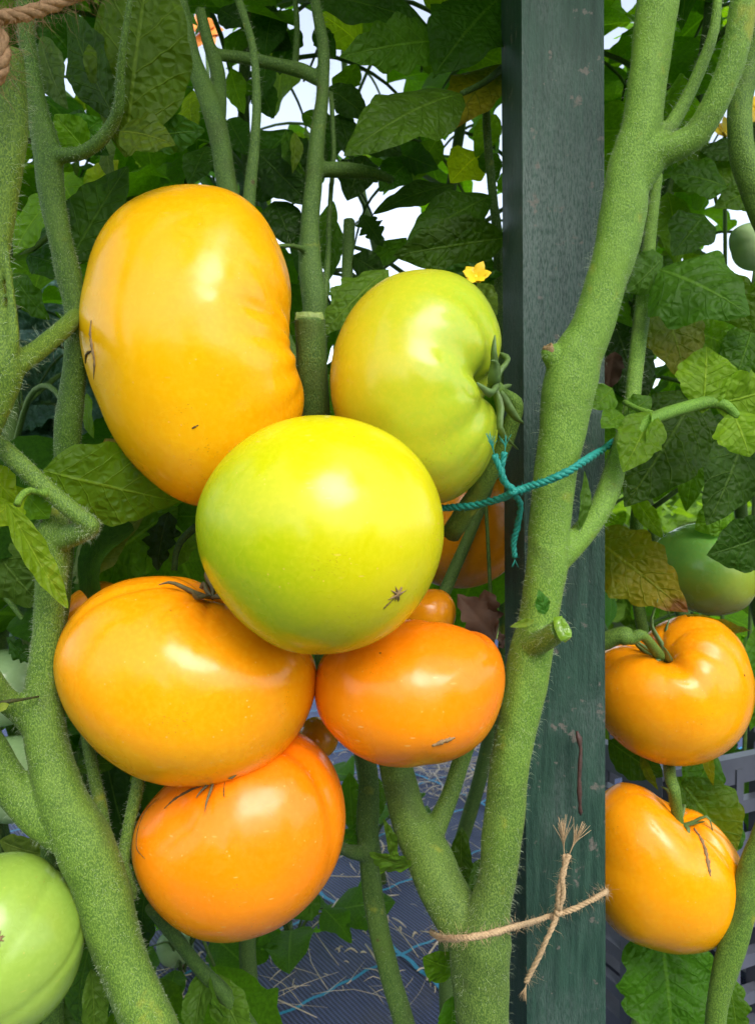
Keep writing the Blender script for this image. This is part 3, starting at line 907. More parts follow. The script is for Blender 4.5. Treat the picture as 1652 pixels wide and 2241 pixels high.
put('stem', V, f, M_STEM_OLD, plant_a, color=(.72, .8, .62))
V, f = hairs(ca_, 7000, .0005, .0025, .00006)
put('stem_fuzz', V, f, M_HAIR, plant_a, kind='stuff')

# stem at the extreme left edge
plant_b = thing('tomato_plant', ground_root(-60, .33), 'tomato plant whose downy stem bends along the upper left edge', 'tomato plant', 'tomato plants')
B_MAIN = [(28, 110, .325, 22), (26, 190, .325, 30), (26, 270, .325, 34), (18, 340, .325, 34), (10, 410, .326, 33), (-4, 541, .327, 26), (-8, 640, .328, 22), (0, 720, .328, 28), (8, 800, .329, 42), (-8, 880, .33, 36), (-40, 980, .33, 30), (-70, 1200, .33, 30), (-80, 1800, .33, 30), (-80, 2400, .33, 30)]
B_BR = [(10, 815, .329, 34), (45, 792, .333, 25), (85, 765, .345, 22), (130, 728, .36, 20), (170, 690, .38, 18)]
B_TW = [(20, 800, .327, 16), (30, 740, .325, 13), (27, 670, .325, 10), (20, 600, .325, 8), (14, 540, .325, 6)]
cb_ = curve_set([B_MAIN, B_BR, B_TW])
V, f = remeshed('stem', [tube(c, r * 1.02, 26, .004, 1, .02) for c, r in cb_], .0010, 7)
put('stem', V, f, M_STEM_OLD, plant_b, color=(1.0, .95, .6))
V, f = hairs(cb_, 1500, .003, .008, .00006, .3)
put('stem_hair', V, f, M_HAIR, plant_b, kind='stuff')

# stems behind the cluster
plant_c = thing('tomato_plant', ground_root(690, .50), 'tomato plant standing behind the cluster, with cut stem stub between two tomatoes', 'tomato plant', 'tomato plants')
C_MAIN = [(688, -80, .50, 10), (690, 0, .50, 11), (707, 101, .50, 13), (706, 203, .50, 14), (694, 304, .495, 17), (686, 400, .49, 19), (678, 500, .485, 21), (680, 590, .48, 25), (690, 680, .475, 26), (692, 800, .47, 24), (694, 1000, .47, 24), (700, 1300, .47, 22), (720, 1500, .475, 20), (800, 1660, .48, 20), (804, 1790, .48, 24), (806, 1850, .48, 23), (820, 1987, .48, 22), (850, 2122, .48, 22), (884, 2241, .48, 23), (910, 2360, .48, 24)]
C_STUB = [(700, 1000, .445, 32), (690, 905, .43, 31), (684, 820, .422, 33), (680, 750, .418, 33), (678, 695, .415, 34)]
C_S1 = [(380, -60, .47, 14), (402, 34, .47, 16), (424, 135, .47, 18), (458, 220, .465, 22), (480, 300, .46, 22), (497, 406, .455, 22), (520, 500, .45, 22), (600, 700, .455, 22), (680, 900, .46, 20)]
C_S1B = [(438, 20, .49, 11), (455, 90, .488, 13), (475, 150, .485, 16), (478, 210, .475, 18), (476, 260, .465, 18)]
C_S1C = [(480, 120, .49, 12), (540, 128, .50, 13), (600, 140, .505, 13), (660, 155, .505, 15), (700, 175, .502, 14)]
C_S2 = [(500, -60, .45, 10), (536, 40, .45, 9), (556, 120, .45, 9), (562, 230, .45, 10), (556, 330, .45, 12), (545, 440, .45, 14), (540, 560, .45, 14)]
C_S4 = [(724, 200, .51, 6), (730, 330, .51, 6), (722, 450, .51, 6), (718, 560, .505, 7), (708, 680, .49, 8)]
C_H2 = [(700, 372, .495, 16), (760, 372, .50, 16), (820, 380, .51, 12), (860, 395, .52, 8)]
C_HY = [(600, 540, .46, 6), (640, 538, .465, 6), (676, 550, .48, 9)]
C_LOWB = [(812, 1870, .48, 18), (780, 1866, .47, 16), (752, 1858, .455, 12), (730, 1840, .44, 10)]
C_DK = [(765, 480, .52, 13), (762, 540, .52, 13), (758, 640, .52, 12), (745, 900, .52, 12), (730, 1150, .50, 14)]
C_R = [(1062, 180, .56, 9), (1066, 300, .56, 9), (1078, 430, .56, 10), (1088, 520, .56, 11), (1092, 700, .56, 11), (1085, 1000, .55, 12), (950, 1350, .52, 14), (830, 1650, .49, 16)]
C_UP = [(646, 150, .53, 8), (650, 60, .53, 7), (642, -60, .53, 6)]
cc_ = curve_set([C_MAIN, C_STUB, C_S1, C_S1B, C_S1C, C_S2, C_S4, C_H2, C_HY, C_LOWB, C_DK, C_R, C_UP], .004)
V, f = remeshed('stem', [tube(c, r * 1.04, 18, .004, 1, .022) for c, r in cc_], .0012, 5)
put('stem', V, f, M_STALK, plant_c, color=(1.1, 1.1, 1.0))
V, f = hairs(cc_, 9000, .001, .005, .00005)
put('stem_hair', V, f, M_HAIR, plant_c, kind='stuff')
cut_face(677, 690, .412, 33, 14, (0, .93, .35), plant_c, mat=mat_plain('dry_cut_pith', (.22, .30, .07), .6, .6, 260, .002))

# stems of the plant right of the post
plant_d = thing('tomato_plant', ground_root(1560, .56), 'tomato plant right of the post, bearing the two big golden tomatoes', 'tomato plant', 'tomato plants')
D_EDGE = [(1655, 40, .44, 20), (1638, 140, .44, 24), (1618, 230, .44, 25), (1622, 330, .44, 26), (1650, 420, .442, 27), (1700, 560, .45, 28), (1740, 800, .47, 28), (1760, 1100, .49, 28), (1760, 1500, .50, 28), (1700, 1760, .505, 28), (1646, 1900, .505, 28), (1618, 2010, .505, 28), (1590, 2110, .505, 26), (1570, 2190, .505, 22), (1560, 2300, .505, 22)]
D_TRUSS = [(1660, 1160, .60, 12), (1600, 1152, .60, 11), (1540, 1148, .62, 10), (1490, 1160, .63, 10), (1440, 1210, .62, 9)]
D_STK = [(1460, 1660, .56, 12), (1458, 1610, .58, 12), (1440, 1520, .60, 12), (1400, 1350, .60, 13), (1390, 1200, .62, 14), (1400, 1050, .64, 14)]
cd_ = curve_set([D_EDGE, D_TRUSS, D_STK], .004)
V, f = remeshed('stem', [tube(c, r * 1.04, 18, .004, 1, .022) for c, r in cd_], .0012, 6)
put('stem', V, f, M_STEM_OLD, plant_d, color=(.95, 1, .8))
V, f = hairs(cd_, 5000, .0006, .002, .00006)
put('stem_hair', V, f, M_HAIR, plant_d, kind='stuff')

# ---------------------------------------------------------------- leaves
def leaf_grid(L, hw, nu=30, nv=17, seed=0, bend=.5, fold=.25, curl=.2, wave=.16, serr=.05, quilt=.012, twist=0.0, peak=.75, lobes=4.5, sharp=1.0):
    rng = np.random.default_rng(seed)
    u = np.linspace(0, 1, nu)[:, None] * np.ones((1, nv))
    v = np.linspace(-1, 1, nv)[None] * np.ones((nu, 1))
    prof = np.sin(np.pi * np.clip(u, 0, 1) ** peak) ** (.85 * sharp)
    prof = np.maximum(prof, .012 * (1 - u))
    ph = rng.uniform(0, 1, 2)
    phase = u * lobes + np.where(v < 0, ph[0], ph[1])
    saw = 1 - np.abs(2 * (phase % 1) - 1) ** 1.4
    small = 1 - np.abs(2 * ((phase * 2.6) % 1) - 1)
    w = hw * prof * (1 + serr * (saw - .5) * 2 * np.abs(v) ** 3 + serr * .4 * (small - .5) * np.abs(v) ** 4)
    s = u[:, 0]
    ang = bend * (s - .5)
    mx = np.concatenate([[0], np.cumsum(np.cos(ang[:-1]) * np.diff(s))]); mz = np.concatenate([[0], np.cumsum(-np.sin(ang[:-1]) * np.diff(s))])
    mx, mz = mx / mx[-1], mz - s * mz[-1]
    x = L * (mx[:, None] + .10 * np.abs(v) * prof * (1 - u))
    y = v * w
    z = L * mz[:, None] + 0 * y
    a = np.abs(v)
    z = z + a * w * math.tan(fold) - curl * a ** 2.2 * w
    f1, f2 = rng.uniform(1.2, 2.6, 2); p1, p2 = rng.uniform(0, 6.28, 2)
    z = z + wave * w * a ** 2 * np.where(v < 0, np.sin(6.28 * f1 * u + p1), np.sin(6.28 * f2 * u + p2))
    vp = u * 6.5 - a * 1.25
    q = np.abs(np.sin(np.pi * vp)) ** .6
    z = z + quilt * L * (q - .6) * np.minimum(1, a * 5) * (1.05 - a) * np.minimum(1, prof * 2)
    y2 = y * np.cos(twist * u) - z * np.sin(twist * u) * .6
    z = z + y * np.sin(twist * u)
    V = np.stack([x, y2, z], -1).reshape(-1, 3)
    uv = np.stack([u, v * .5 + .5], -1).reshape(-1, 2)
    return V, gridfaces(nu, nv), uv

LEAF_N = [0]
def leaf(parent, base, tip, hw, col, roll=0.0, pitch=0.0, age=0.0, name='leaf', mat=None, label=None, **kw):
    """one leaflet from base (u, v, d) to tip (u, v, d), half-width hw in frame units at the mean depth;
    roll turns the blade about its midrib away from facing the viewer"""
    LEAF_N[0] += 1
    a, b = P(*base), P(*tip)
    d = (base[2] + tip[2]) / 2
    X = unit(b - a); L = np.linalg.norm(b - a)
    n0 = -FWD
    Y = unit(np.cross(n0, X)); Z = np.cross(X, Y)
    r = math.radians(roll)
    Y, Z = Y * math.cos(r) + Z * math.sin(r), Z * math.cos(r) - Y * math.sin(r)
    V, f, uv = leaf_grid(L, hw * d / F, seed=LEAF_N[0], **kw)
    W = a + V[:, :1] * X + V[:, 1:2] * Y + V[:, 2:3] * Z
    o = put(name, W, f, mat or M_LEAF, parent, uv=uv, origin=a)
    j = rnd.uniform(.92, 1.08)
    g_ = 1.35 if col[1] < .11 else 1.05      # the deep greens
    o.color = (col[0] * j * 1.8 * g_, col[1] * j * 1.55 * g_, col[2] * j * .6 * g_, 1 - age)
    if label: o['label'] = label
    return o

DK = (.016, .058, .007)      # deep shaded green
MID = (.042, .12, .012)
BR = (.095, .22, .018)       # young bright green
YG = (.16, .27, .012)
BLU = (.07, .125, .085)      # grey-green underside
UND = (.05, .10, .025)       # underside of old leaf

# -- upper left
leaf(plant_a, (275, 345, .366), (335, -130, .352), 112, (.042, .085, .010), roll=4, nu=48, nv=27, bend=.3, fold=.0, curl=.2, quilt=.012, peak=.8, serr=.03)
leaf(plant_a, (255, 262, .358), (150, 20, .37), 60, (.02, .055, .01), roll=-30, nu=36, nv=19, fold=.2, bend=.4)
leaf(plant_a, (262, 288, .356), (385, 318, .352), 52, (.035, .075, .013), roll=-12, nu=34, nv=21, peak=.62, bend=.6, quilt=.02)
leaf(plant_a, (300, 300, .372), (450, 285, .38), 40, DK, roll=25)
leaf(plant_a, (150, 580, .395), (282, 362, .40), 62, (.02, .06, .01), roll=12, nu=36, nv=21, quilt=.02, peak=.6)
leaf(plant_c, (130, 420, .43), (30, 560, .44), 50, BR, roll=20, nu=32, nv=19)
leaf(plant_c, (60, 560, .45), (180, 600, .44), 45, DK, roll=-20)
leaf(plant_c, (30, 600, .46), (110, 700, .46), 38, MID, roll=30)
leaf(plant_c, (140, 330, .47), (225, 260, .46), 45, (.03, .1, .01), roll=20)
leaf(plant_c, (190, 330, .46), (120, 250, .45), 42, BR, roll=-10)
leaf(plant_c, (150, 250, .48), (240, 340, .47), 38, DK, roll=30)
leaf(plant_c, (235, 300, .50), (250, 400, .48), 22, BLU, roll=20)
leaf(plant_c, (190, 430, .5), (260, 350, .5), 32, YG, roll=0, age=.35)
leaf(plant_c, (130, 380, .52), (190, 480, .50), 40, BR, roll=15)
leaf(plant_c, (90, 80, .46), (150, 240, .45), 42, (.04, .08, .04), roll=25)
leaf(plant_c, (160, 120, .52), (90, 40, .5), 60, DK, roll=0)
leaf(plant_c, (420, 200, .52), (425, 300, .5), 30, YG, roll=20)
leaf(plant_c, (190, 860, .42), (206, 960, .415), 20, BR, roll=30)
leaf(plant_c, (150, 540, .44), (200, 470, .42), 30, MID, roll=10)
# -- upper centre
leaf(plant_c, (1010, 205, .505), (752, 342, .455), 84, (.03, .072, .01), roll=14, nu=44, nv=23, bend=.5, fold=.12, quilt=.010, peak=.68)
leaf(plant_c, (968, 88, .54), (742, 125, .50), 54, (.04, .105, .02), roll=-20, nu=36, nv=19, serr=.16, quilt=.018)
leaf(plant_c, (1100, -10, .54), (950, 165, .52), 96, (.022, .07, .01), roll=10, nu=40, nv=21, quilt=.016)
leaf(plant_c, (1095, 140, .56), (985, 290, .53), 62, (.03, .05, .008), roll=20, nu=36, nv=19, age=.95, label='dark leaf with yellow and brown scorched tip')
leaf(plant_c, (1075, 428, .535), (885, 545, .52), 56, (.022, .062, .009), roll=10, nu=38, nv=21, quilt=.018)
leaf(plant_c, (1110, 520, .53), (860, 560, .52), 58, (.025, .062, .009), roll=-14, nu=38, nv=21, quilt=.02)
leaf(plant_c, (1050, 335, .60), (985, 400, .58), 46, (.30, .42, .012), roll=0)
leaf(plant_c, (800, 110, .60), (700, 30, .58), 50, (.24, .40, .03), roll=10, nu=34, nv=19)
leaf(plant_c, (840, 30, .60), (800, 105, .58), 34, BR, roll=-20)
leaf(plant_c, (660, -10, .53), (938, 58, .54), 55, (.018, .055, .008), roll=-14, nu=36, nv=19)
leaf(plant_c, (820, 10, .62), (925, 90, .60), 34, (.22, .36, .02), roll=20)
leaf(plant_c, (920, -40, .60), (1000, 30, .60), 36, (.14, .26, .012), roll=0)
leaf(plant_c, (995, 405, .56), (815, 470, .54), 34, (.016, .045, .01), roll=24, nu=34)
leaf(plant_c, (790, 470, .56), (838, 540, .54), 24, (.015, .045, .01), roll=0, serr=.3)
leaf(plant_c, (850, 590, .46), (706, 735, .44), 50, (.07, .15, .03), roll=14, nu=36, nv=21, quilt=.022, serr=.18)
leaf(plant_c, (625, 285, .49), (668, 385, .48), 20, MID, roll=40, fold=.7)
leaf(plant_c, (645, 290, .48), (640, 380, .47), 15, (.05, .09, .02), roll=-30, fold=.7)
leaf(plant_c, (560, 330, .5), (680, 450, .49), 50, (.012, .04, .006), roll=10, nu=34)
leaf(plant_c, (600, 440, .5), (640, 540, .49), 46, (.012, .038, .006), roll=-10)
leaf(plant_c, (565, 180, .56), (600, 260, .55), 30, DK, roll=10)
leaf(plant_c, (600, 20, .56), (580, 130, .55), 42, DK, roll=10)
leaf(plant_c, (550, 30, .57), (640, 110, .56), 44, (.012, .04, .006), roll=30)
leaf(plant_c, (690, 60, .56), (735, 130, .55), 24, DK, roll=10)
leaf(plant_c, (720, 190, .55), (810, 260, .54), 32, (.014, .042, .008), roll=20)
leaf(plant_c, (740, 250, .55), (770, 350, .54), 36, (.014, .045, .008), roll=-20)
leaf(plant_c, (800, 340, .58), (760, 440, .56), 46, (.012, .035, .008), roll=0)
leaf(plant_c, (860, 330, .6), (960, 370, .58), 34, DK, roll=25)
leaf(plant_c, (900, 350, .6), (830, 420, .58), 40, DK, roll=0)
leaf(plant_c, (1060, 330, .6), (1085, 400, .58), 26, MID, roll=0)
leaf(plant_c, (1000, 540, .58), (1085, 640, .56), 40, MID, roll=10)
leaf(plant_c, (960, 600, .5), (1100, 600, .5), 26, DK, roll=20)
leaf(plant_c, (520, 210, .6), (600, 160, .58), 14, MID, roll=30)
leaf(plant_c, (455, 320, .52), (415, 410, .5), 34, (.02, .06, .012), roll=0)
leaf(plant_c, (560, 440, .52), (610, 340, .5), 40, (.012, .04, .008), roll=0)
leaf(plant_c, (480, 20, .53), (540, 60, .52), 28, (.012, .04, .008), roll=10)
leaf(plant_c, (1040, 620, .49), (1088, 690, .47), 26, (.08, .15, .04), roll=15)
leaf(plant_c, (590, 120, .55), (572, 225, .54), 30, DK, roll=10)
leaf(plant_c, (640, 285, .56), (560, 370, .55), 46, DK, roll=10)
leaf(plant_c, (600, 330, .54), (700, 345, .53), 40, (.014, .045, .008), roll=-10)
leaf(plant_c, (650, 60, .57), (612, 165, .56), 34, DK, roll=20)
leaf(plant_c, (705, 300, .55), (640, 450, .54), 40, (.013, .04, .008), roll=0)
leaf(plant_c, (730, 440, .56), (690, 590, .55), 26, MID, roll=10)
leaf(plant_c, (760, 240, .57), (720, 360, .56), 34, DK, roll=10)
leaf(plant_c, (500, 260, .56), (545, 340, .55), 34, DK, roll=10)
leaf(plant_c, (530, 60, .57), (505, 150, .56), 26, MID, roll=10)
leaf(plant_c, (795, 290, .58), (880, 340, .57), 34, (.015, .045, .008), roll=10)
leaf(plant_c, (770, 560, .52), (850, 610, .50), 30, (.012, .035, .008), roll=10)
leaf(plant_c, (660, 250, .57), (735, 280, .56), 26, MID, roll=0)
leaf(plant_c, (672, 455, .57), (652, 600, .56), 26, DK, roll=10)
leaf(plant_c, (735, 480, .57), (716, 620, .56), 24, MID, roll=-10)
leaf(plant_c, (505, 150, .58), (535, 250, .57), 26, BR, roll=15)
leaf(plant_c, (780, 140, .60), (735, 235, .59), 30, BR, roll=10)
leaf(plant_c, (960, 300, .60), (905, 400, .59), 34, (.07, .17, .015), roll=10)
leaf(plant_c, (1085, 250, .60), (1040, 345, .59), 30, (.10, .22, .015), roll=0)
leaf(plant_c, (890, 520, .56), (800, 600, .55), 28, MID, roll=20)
# -- left middle: broad leaf below the golden tomato
leaf(plant_l, (95, 1030, .366), (395, 1098, .405), 92, (.075, .16, .02), roll=8, nu=46, nv=27, bend=.3, fold=.03, curl=.12, quilt=.011, serr=.06, peak=.62)
leaf(plant_l, (70, 1075, .362), (-30, 1150, .36), 46, YG, roll=20, nu=30, nv=17)
leaf(plant_l, (62, 1085, .357), (108, 1135, .36), 34, (.07, .17, .02), roll=0, fold=.1)
leaf(plant_l, (15, 1100, .335), (150, 1332, .345), 30, (.11, .2, .025), roll=-35, nu=40, nv=19, fold=.55, bend=-.5, quilt=.02, sharp=.8)
leaf(plant_l, (-30, 1010, .36), (50, 1110, .36), 50, YG, roll=30)
leaf(plant_c, (230, 960, .43), (265, 1050, .42), 30, (.16, .13, .02), roll=10, age=.98, serr=.3, label='small leaf scorched yellow and brown')
# -- left, behind the lower stem
leaf(plant_c, (145, 1290, .43), (315, 1132, .43), 46, (.13, .2, .17), roll=-22, nu=40, nv=21, quilt=.022, peak=.68, label='grey green underside of a leaf')
leaf(plant_c, (390, 1110, .47), (150, 1290, .46), 78, (.06, .15, .014), roll=0, nu=40, nv=21)
leaf(plant_c, (370, 1120, .455), (345, 1250, .44), 34, (.012, .03, .008), roll=10, serr=.25)
leaf(plant_c, (420, 1160, .47), (385, 1245, .45), 40, (.10, .2, .04), roll=20)
leaf(plant_c, (460, 1130, .48), (370, 1130, .47), 40, MID, roll=0)
leaf(plant_l, (-20, 1190, .43), (100, 1330, .43), 66, (.07, .15, .04), roll=10, nu=36, nv=19, quilt=.02)
leaf(plant_l, (90, 1180, .44), (60, 1290, .44), 42, BLU, roll=20)
leaf(plant_l, (60, 1400, .45), (110, 1300, .45), 40, MID, roll=10)
leaf(plant_l, (15, 1395, .44), (80, 1450, .43), 22, DK, roll=10, serr=.25)
leaf(plant_l, (195, 1330, .45), (120, 1390, .44), 40, DK, roll=0)
leaf(plant_l, (160, 1680, .40), (262, 1670, .41), 26, (.03, .08, .016), roll=-50, fold=.1)
leaf(plant_c, (230, 1640, .46), (300, 1900, .46), 52, (.012, .04, .008), roll=0)
leaf(plant_c, (250, 1500, .48), (240, 1800, .47), 60, (.012, .035, .01), roll=0)
leaf(plant_c, (170, 1640, .48), (220, 1820, .47), 50, (.015, .04, .014), roll=0)
leaf(plant_c, (400, 1700, .47), (290, 1790, .46), 52, (.02, .06, .01), roll=0)
leaf(plant_c, (322, 1930, .43), (312, 2080, .44), 30, (.012, .04, .008), roll=10)
leaf(plant_c, (310, 1960, .44), (300, 2100, .44), 40, (.014, .045, .012), roll=10)
leaf(plant_l, (215, 2000, .40), (170, 2240, .41), 50, (.03, .085, .02), roll=10)
leaf(plant_l, (200, 2120, .38), (205, 2290, .38), 30, (.06, .13, .04), roll=-40, fold=.5)
leaf(plant_l, (250, 2080, .42), (215, 2240, .43), 46, (.012, .05, .008), roll=0)
leaf(plant_l, (130, 2150, .43), (150, 2300, .43), 60, (.03, .07, .035), roll=0)
leaf(plant_l, (10, 1575, .52), (100, 1620, .52), 30, (.02, .055, .012), roll=0)
leaf(plant_l, (20, 1540, .345), (-14, 1560, .34), 9, (.14, .2, .08), roll=10, fold=.5)
leaf(plant_l, (0, 1840, .43), (110, 1870, .43), 36, (.10, .16, .07), roll=10)
# -- lower middle
leaf(plant_l, (455, 2110, .43), (425, 2290, .41), 34, (.05, .12, .03), roll=25, fold=.5, nu=36)
leaf(plant_l, (470, 2130, .43), (545, 2290, .42), 40, (.06, .14, .03), roll=-10, nu=36)
leaf(plant_l, (462, 2135, .42), (500, 2230, .41), 26, (.04, .1, .02), roll=60, fold=.6)
leaf(plant_c, (765, 1690, .52), (775, 1830, .50), 26, (.035, .10, .012), roll=10)
leaf(plant_c, (825, 1700, .55), (830, 1790, .54), 22, (.03, .08, .02), roll=10)
leaf(plant_c, (740, 1870, .49), (790, 1800, .48), 30, (.03, .1, .012), roll=0)
leaf(plant_r, (900, 1895, .405), (808, 1865, .395), 30, (.06, .14, .028), roll=-20, nu=32, serr=.2, fold=.3)
leaf(plant_r, (862, 1880, .42), (838, 1790, .41), 14, (.06, .13, .03), roll=30, fold=.6)
leaf(plant_r, (1000, 2120, .43), (925, 2095, .42), 44, (.06, .15, .012), roll=0, nu=32)
leaf(plant_r, (1010, 1810, .47), (1015, 1960, .46), 26, (.02, .05, .008), roll=30)
leaf(plant_r, (1050, 1880, .48), (1000, 1990, .47), 24, (.018, .05, .01), roll=0)
leaf(plant_r, (990, 2180, .43), (985, 2290, .43), 30, (.03, .1, .012), roll=0)
leaf(plant_c, (700, 1960, .50), (640, 2010, .5), 28, (.02, .06, .012), roll=0)
leaf(plant_r, (1192, 1345, .372), (1178, 1290, .370), 17, (.04, .15, .05), roll=10, fold=.1, quilt=.05, peak=.6)
leaf(plant_r, (1168, 1358, .375), (1115, 1372, .37), 9, (.10, .2, .05), roll=10, fold=.4)
leaf(plant_r, (1268, 1160, .40), (1278, 1030, .40), 14, (.06, .14, .035), roll=20, fold=.5)
# -- right of the post
leaf(plant_r, (1440, 590, .455), (1640, 690, .425), 108, (.032, .09, .02), roll=-8, nu=46, nv=27, bend=.5, fold=.1, curl=.35, quilt=.02, serr=.04, peak=.55)
leaf(plant_r, (1450, 560, .462), (1368, 640, .45), 46, (.04, .10, .028), roll=-30, nu=32, curl=.3)
leaf(plant_d, (1445, 660, .52), (1500, 840, .51), 66, (.04, .075, .008), roll=-6, nu=36, nv=21, age=.4)
leaf(plant_d, (1530, 850, .50), (1365, 1110, .48), 92, (.022, .058, .007), roll=6, nu=44, nv=25, quilt=.008, peak=.72)
leaf(plant_r, (1535, 905, .44), (1545, 758, .445), 62, (.12, .24, .03), roll=-10, nu=40, nv=23, quilt=.022, serr=.06, peak=.95)
leaf(plant_r, (1560, 885, .44), (1690, 850, .445), 60, (.13, .25, .035), roll=20, nu=36, nv=21, serr=.07, quilt=.02)
leaf(plant_r, (1600, 900, .44), (1640, 1000, .435), 56, (.13, .26, .04), roll=10, nu=36, nv=21, serr=.06, quilt=.02)
leaf(plant_d, (1640, 900, .52), (1545, 1150, .50), 92, (.022, .058, .016), roll=-6, nu=44, nv=25, quilt=.012, peak=.6)
leaf(plant_r, (1428, 900, .418), (1362, 1034, .40), 50, (.085, .18, .025), roll=14, nu=40, nv=21, fold=.3, quilt=.018, serr=.06)
leaf(plant_r, (1425, 902, .415), (1405, 990, .405), 24, (.10, .2, .035), roll=-40, fold=.5)
leaf(plant_r, (1360, 905, .425), (1315, 938, .41), 30, (.07, .17, .022), roll=20, fold=.3)
leaf(plant_r, (1340, 850, .43), (1295, 895, .42), 32, (.06, .15, .018), roll=0)
leaf(plant_r, (1375, 905, .44), (1425, 870, .44), 28, (.05, .13, .025), roll=-10)
leaf(plant_d, (1500, 820, .50), (1535, 890, .49), 22, (.07, .18, .014), roll=10)
leaf(plant_d, (1290, 1170, .565), (1505, 1340, .53), 78, (.085, .125, .010), roll=6, nu=46, nv=25, quilt=.012, serr=.10, age=.75, peak=.6, label='yellowing leaf browned along its lower edge')
leaf(plant_d, (1690, 1165, .52), (1545, 1215, .51), 62, (.02, .06, .014), roll=-10, nu=36, nv=21)
leaf(plant_d, (1660, 1360, .53), (1640, 1600, .52), 46, (.04, .14, .015), roll=-20, nu=36, nv=19)
leaf(plant_d, (1500, 1345, .535), (1640, 1380, .55), 22, (.11, .13, .012), roll=40, age=.4)
leaf(plant_d, (1600, 340, .52), (1470, 420, .51), 60, (.06, .13, .015), roll=10, nu=36)
leaf(plant_d, (1590, 410, .50), (1460, 380, .50), 50, (.03, .085, .012), roll=14, nu=36)
leaf(plant_d, (1530, 330, .51), (1650, 345, .51), 36, (.03, .07, .035), roll=-30)
leaf(plant_d, (1460, 420, .53), (1480, 580, .52), 46, (.07, .16, .012), roll=0)
leaf(plant_d, (1540, 470, .50), (1470, 560, .48), 52, (.018, .055, .008), roll=10)
leaf(plant_d, (1690, 400, .52), (1560, 455, .51), 40, (.05, .12, .012), roll=0)
leaf(plant_d, (1560, 590, .54), (1650, 730, .53), 46, (.05, .11, .012), roll=20)
leaf(plant_d, (1500, 720, .56), (1600, 760, .55), 48, (.09, .21, .02), roll=0)
leaf(plant_d, (1580, 740, .56), (1520, 900, .55), 52, (.07, .17, .015), roll=10)
leaf(plant_d, (1650, 700, .55), (1600, 850, .54), 52, (.03, .085, .012), roll=10)
leaf(plant_d, (1660, 880, .56), (1600, 1000, .55), 46, (.03, .085, .02), roll=10)
leaf(plant_d, (1520, 940, .56), (1500, 1120, .56), 36, (.06, .15, .012), roll=10)
leaf(plant_d, (1500, 960, .58), (1430, 1100, .58), 40, (.05, .13, .012), roll=30)
leaf(plant_d, (1600, 1110, .57), (1520, 1160, .57), 44, (.07, .17, .014), roll=0)
leaf(plant_d, (1380, 1080, .62), (1450, 1180, .60), 22, (.14, .27, .02), roll=10)
leaf(plant_d, (1325, 1150, .62), (1370, 1120, .60), 20, (.08, .2, .014), roll=10)
leaf(plant_d, (1480, 560, .56), (1400, 720, .55), 60, (.025, .07, .008), roll=0)
leaf(plant_d, (1420, 380, .58), (1380, 560, .57), 56, (.012, .04, .008), roll=0)
leaf(plant_d, (1340, 700, .58), (1400, 900, .57), 60, (.012, .036, .008), roll=0)
# -- bottom right
leaf(plant_d, (1440, 2020, .575), (1470, 2330, .55), 112, (.04, .13, .02), roll=-8, nu=60, nv=33, quilt=.04, serr=.10, peak=.62, bend=.4)
leaf(plant_d, (1520, 2060, .58), (1570, 2330, .57), 46, (.05, .14, .018), roll=20, nu=36)
leaf(plant_d, (1590, 2120, .56), (1615, 2290, .55), 30, (.05, .13, .018), roll=10, serr=.2)
leaf(plant_d, (1480, 1700, .575), (1610, 1870, .56), 80, (.04, .11, .012), roll=4, nu=40, nv=23, age=.3, label='serrated leaf with yellow patches')
leaf(plant_d, (1560, 1640, .58), (1500, 1760, .57), 46, (.03, .09, .012), roll=10)
leaf(plant_d, (1540, 1620, .57), (1560, 1720, .56), 12, (.16, .18, .012), roll=30)
leaf(plant_d, (1330, 1620, .58), (1450, 1700, .575), 46, (.016, .045, .008), roll=10)
leaf(plant_d, (1400, 1650, .57), (1440, 1730, .56), 12, (.07, .1, .02), roll=40)
leaf(plant_d, (1600, 1760, .59), (1560, 1900, .58), 40, (.02, .07, .012), roll=0)
# -- dead brown leaf by the post
leaf(plant_r, (1085, 1400, .45), (1000, 1300, .45), 36, (.5, .5, .5), roll=10, mat=M_DRYLEAF, name='withered_leaf', serr=.2, wave=.3, nu=30)
leaf(plant_r, (1060, 1290, .455), (1080, 1390, .45), 30, (.5, .5, .5), roll=30, mat=M_DRYLEAF, name='withered_leaf', serr=.2, wave=.3)
leaf(plant_r, (1100, 1420, .43), (1090, 1380, .425), 10, (.5, .5, .5), roll=30, mat=M_DRYLEAF, name='withered_leaf', serr=.3, wave=.4)
leaf(plant_d, (1345, 770, .50), (1330, 860, .49), 26, (.5, .5, .5), roll=30, mat=M_DRYLEAF, name='withered_leaf', wave=.3)
# leaf stalk of the young shoot right of the post
def stalk(parent, pts, col=(1, 1, 1), mat=None):
    c, r = path(pts)
    V, f = tube(c, r, 10, .02)
    put('leaf_stalk', V, f, mat or M_STEM, parent, color=col)
stalk(plant_r, [(1385, 970, .41, 9), (1405, 935, .412, 13), (1431, 914, .418, 14), (1516, 887, .435, 14), (1560, 880, .44, 13), (1590, 890, .44, 12), (1612, 914, .44, 10)], (.9, 1, .8))
stalk(plant_r, [(1425, 905, .42, 7), (1395, 895, .43, 6), (1365, 880, .44, 6)], (.9, 1, .8))
stalk(plant_l, [(331, 1984, .40, 15), (382, 2048, .41, 15), (440, 2122, .42, 15), (490, 2173, .425, 17), (541, 2240, .43, 18), (590, 2320, .43, 16)], (.7, .8, .6), M_STALK)
stalk(plant_l, [(-20, 1270, .43, 6), (40, 1340, .43, 6), (95, 1420, .43, 7)], (.9, 1, .8), M_STALK)
stalk(plant_l, [(-10, 1545, .35, 7), (20, 1535, .35, 5), (55, 1530, .355, 3), (86, 1524, .36, 2)], (.5, .3, .2), M_STALK)
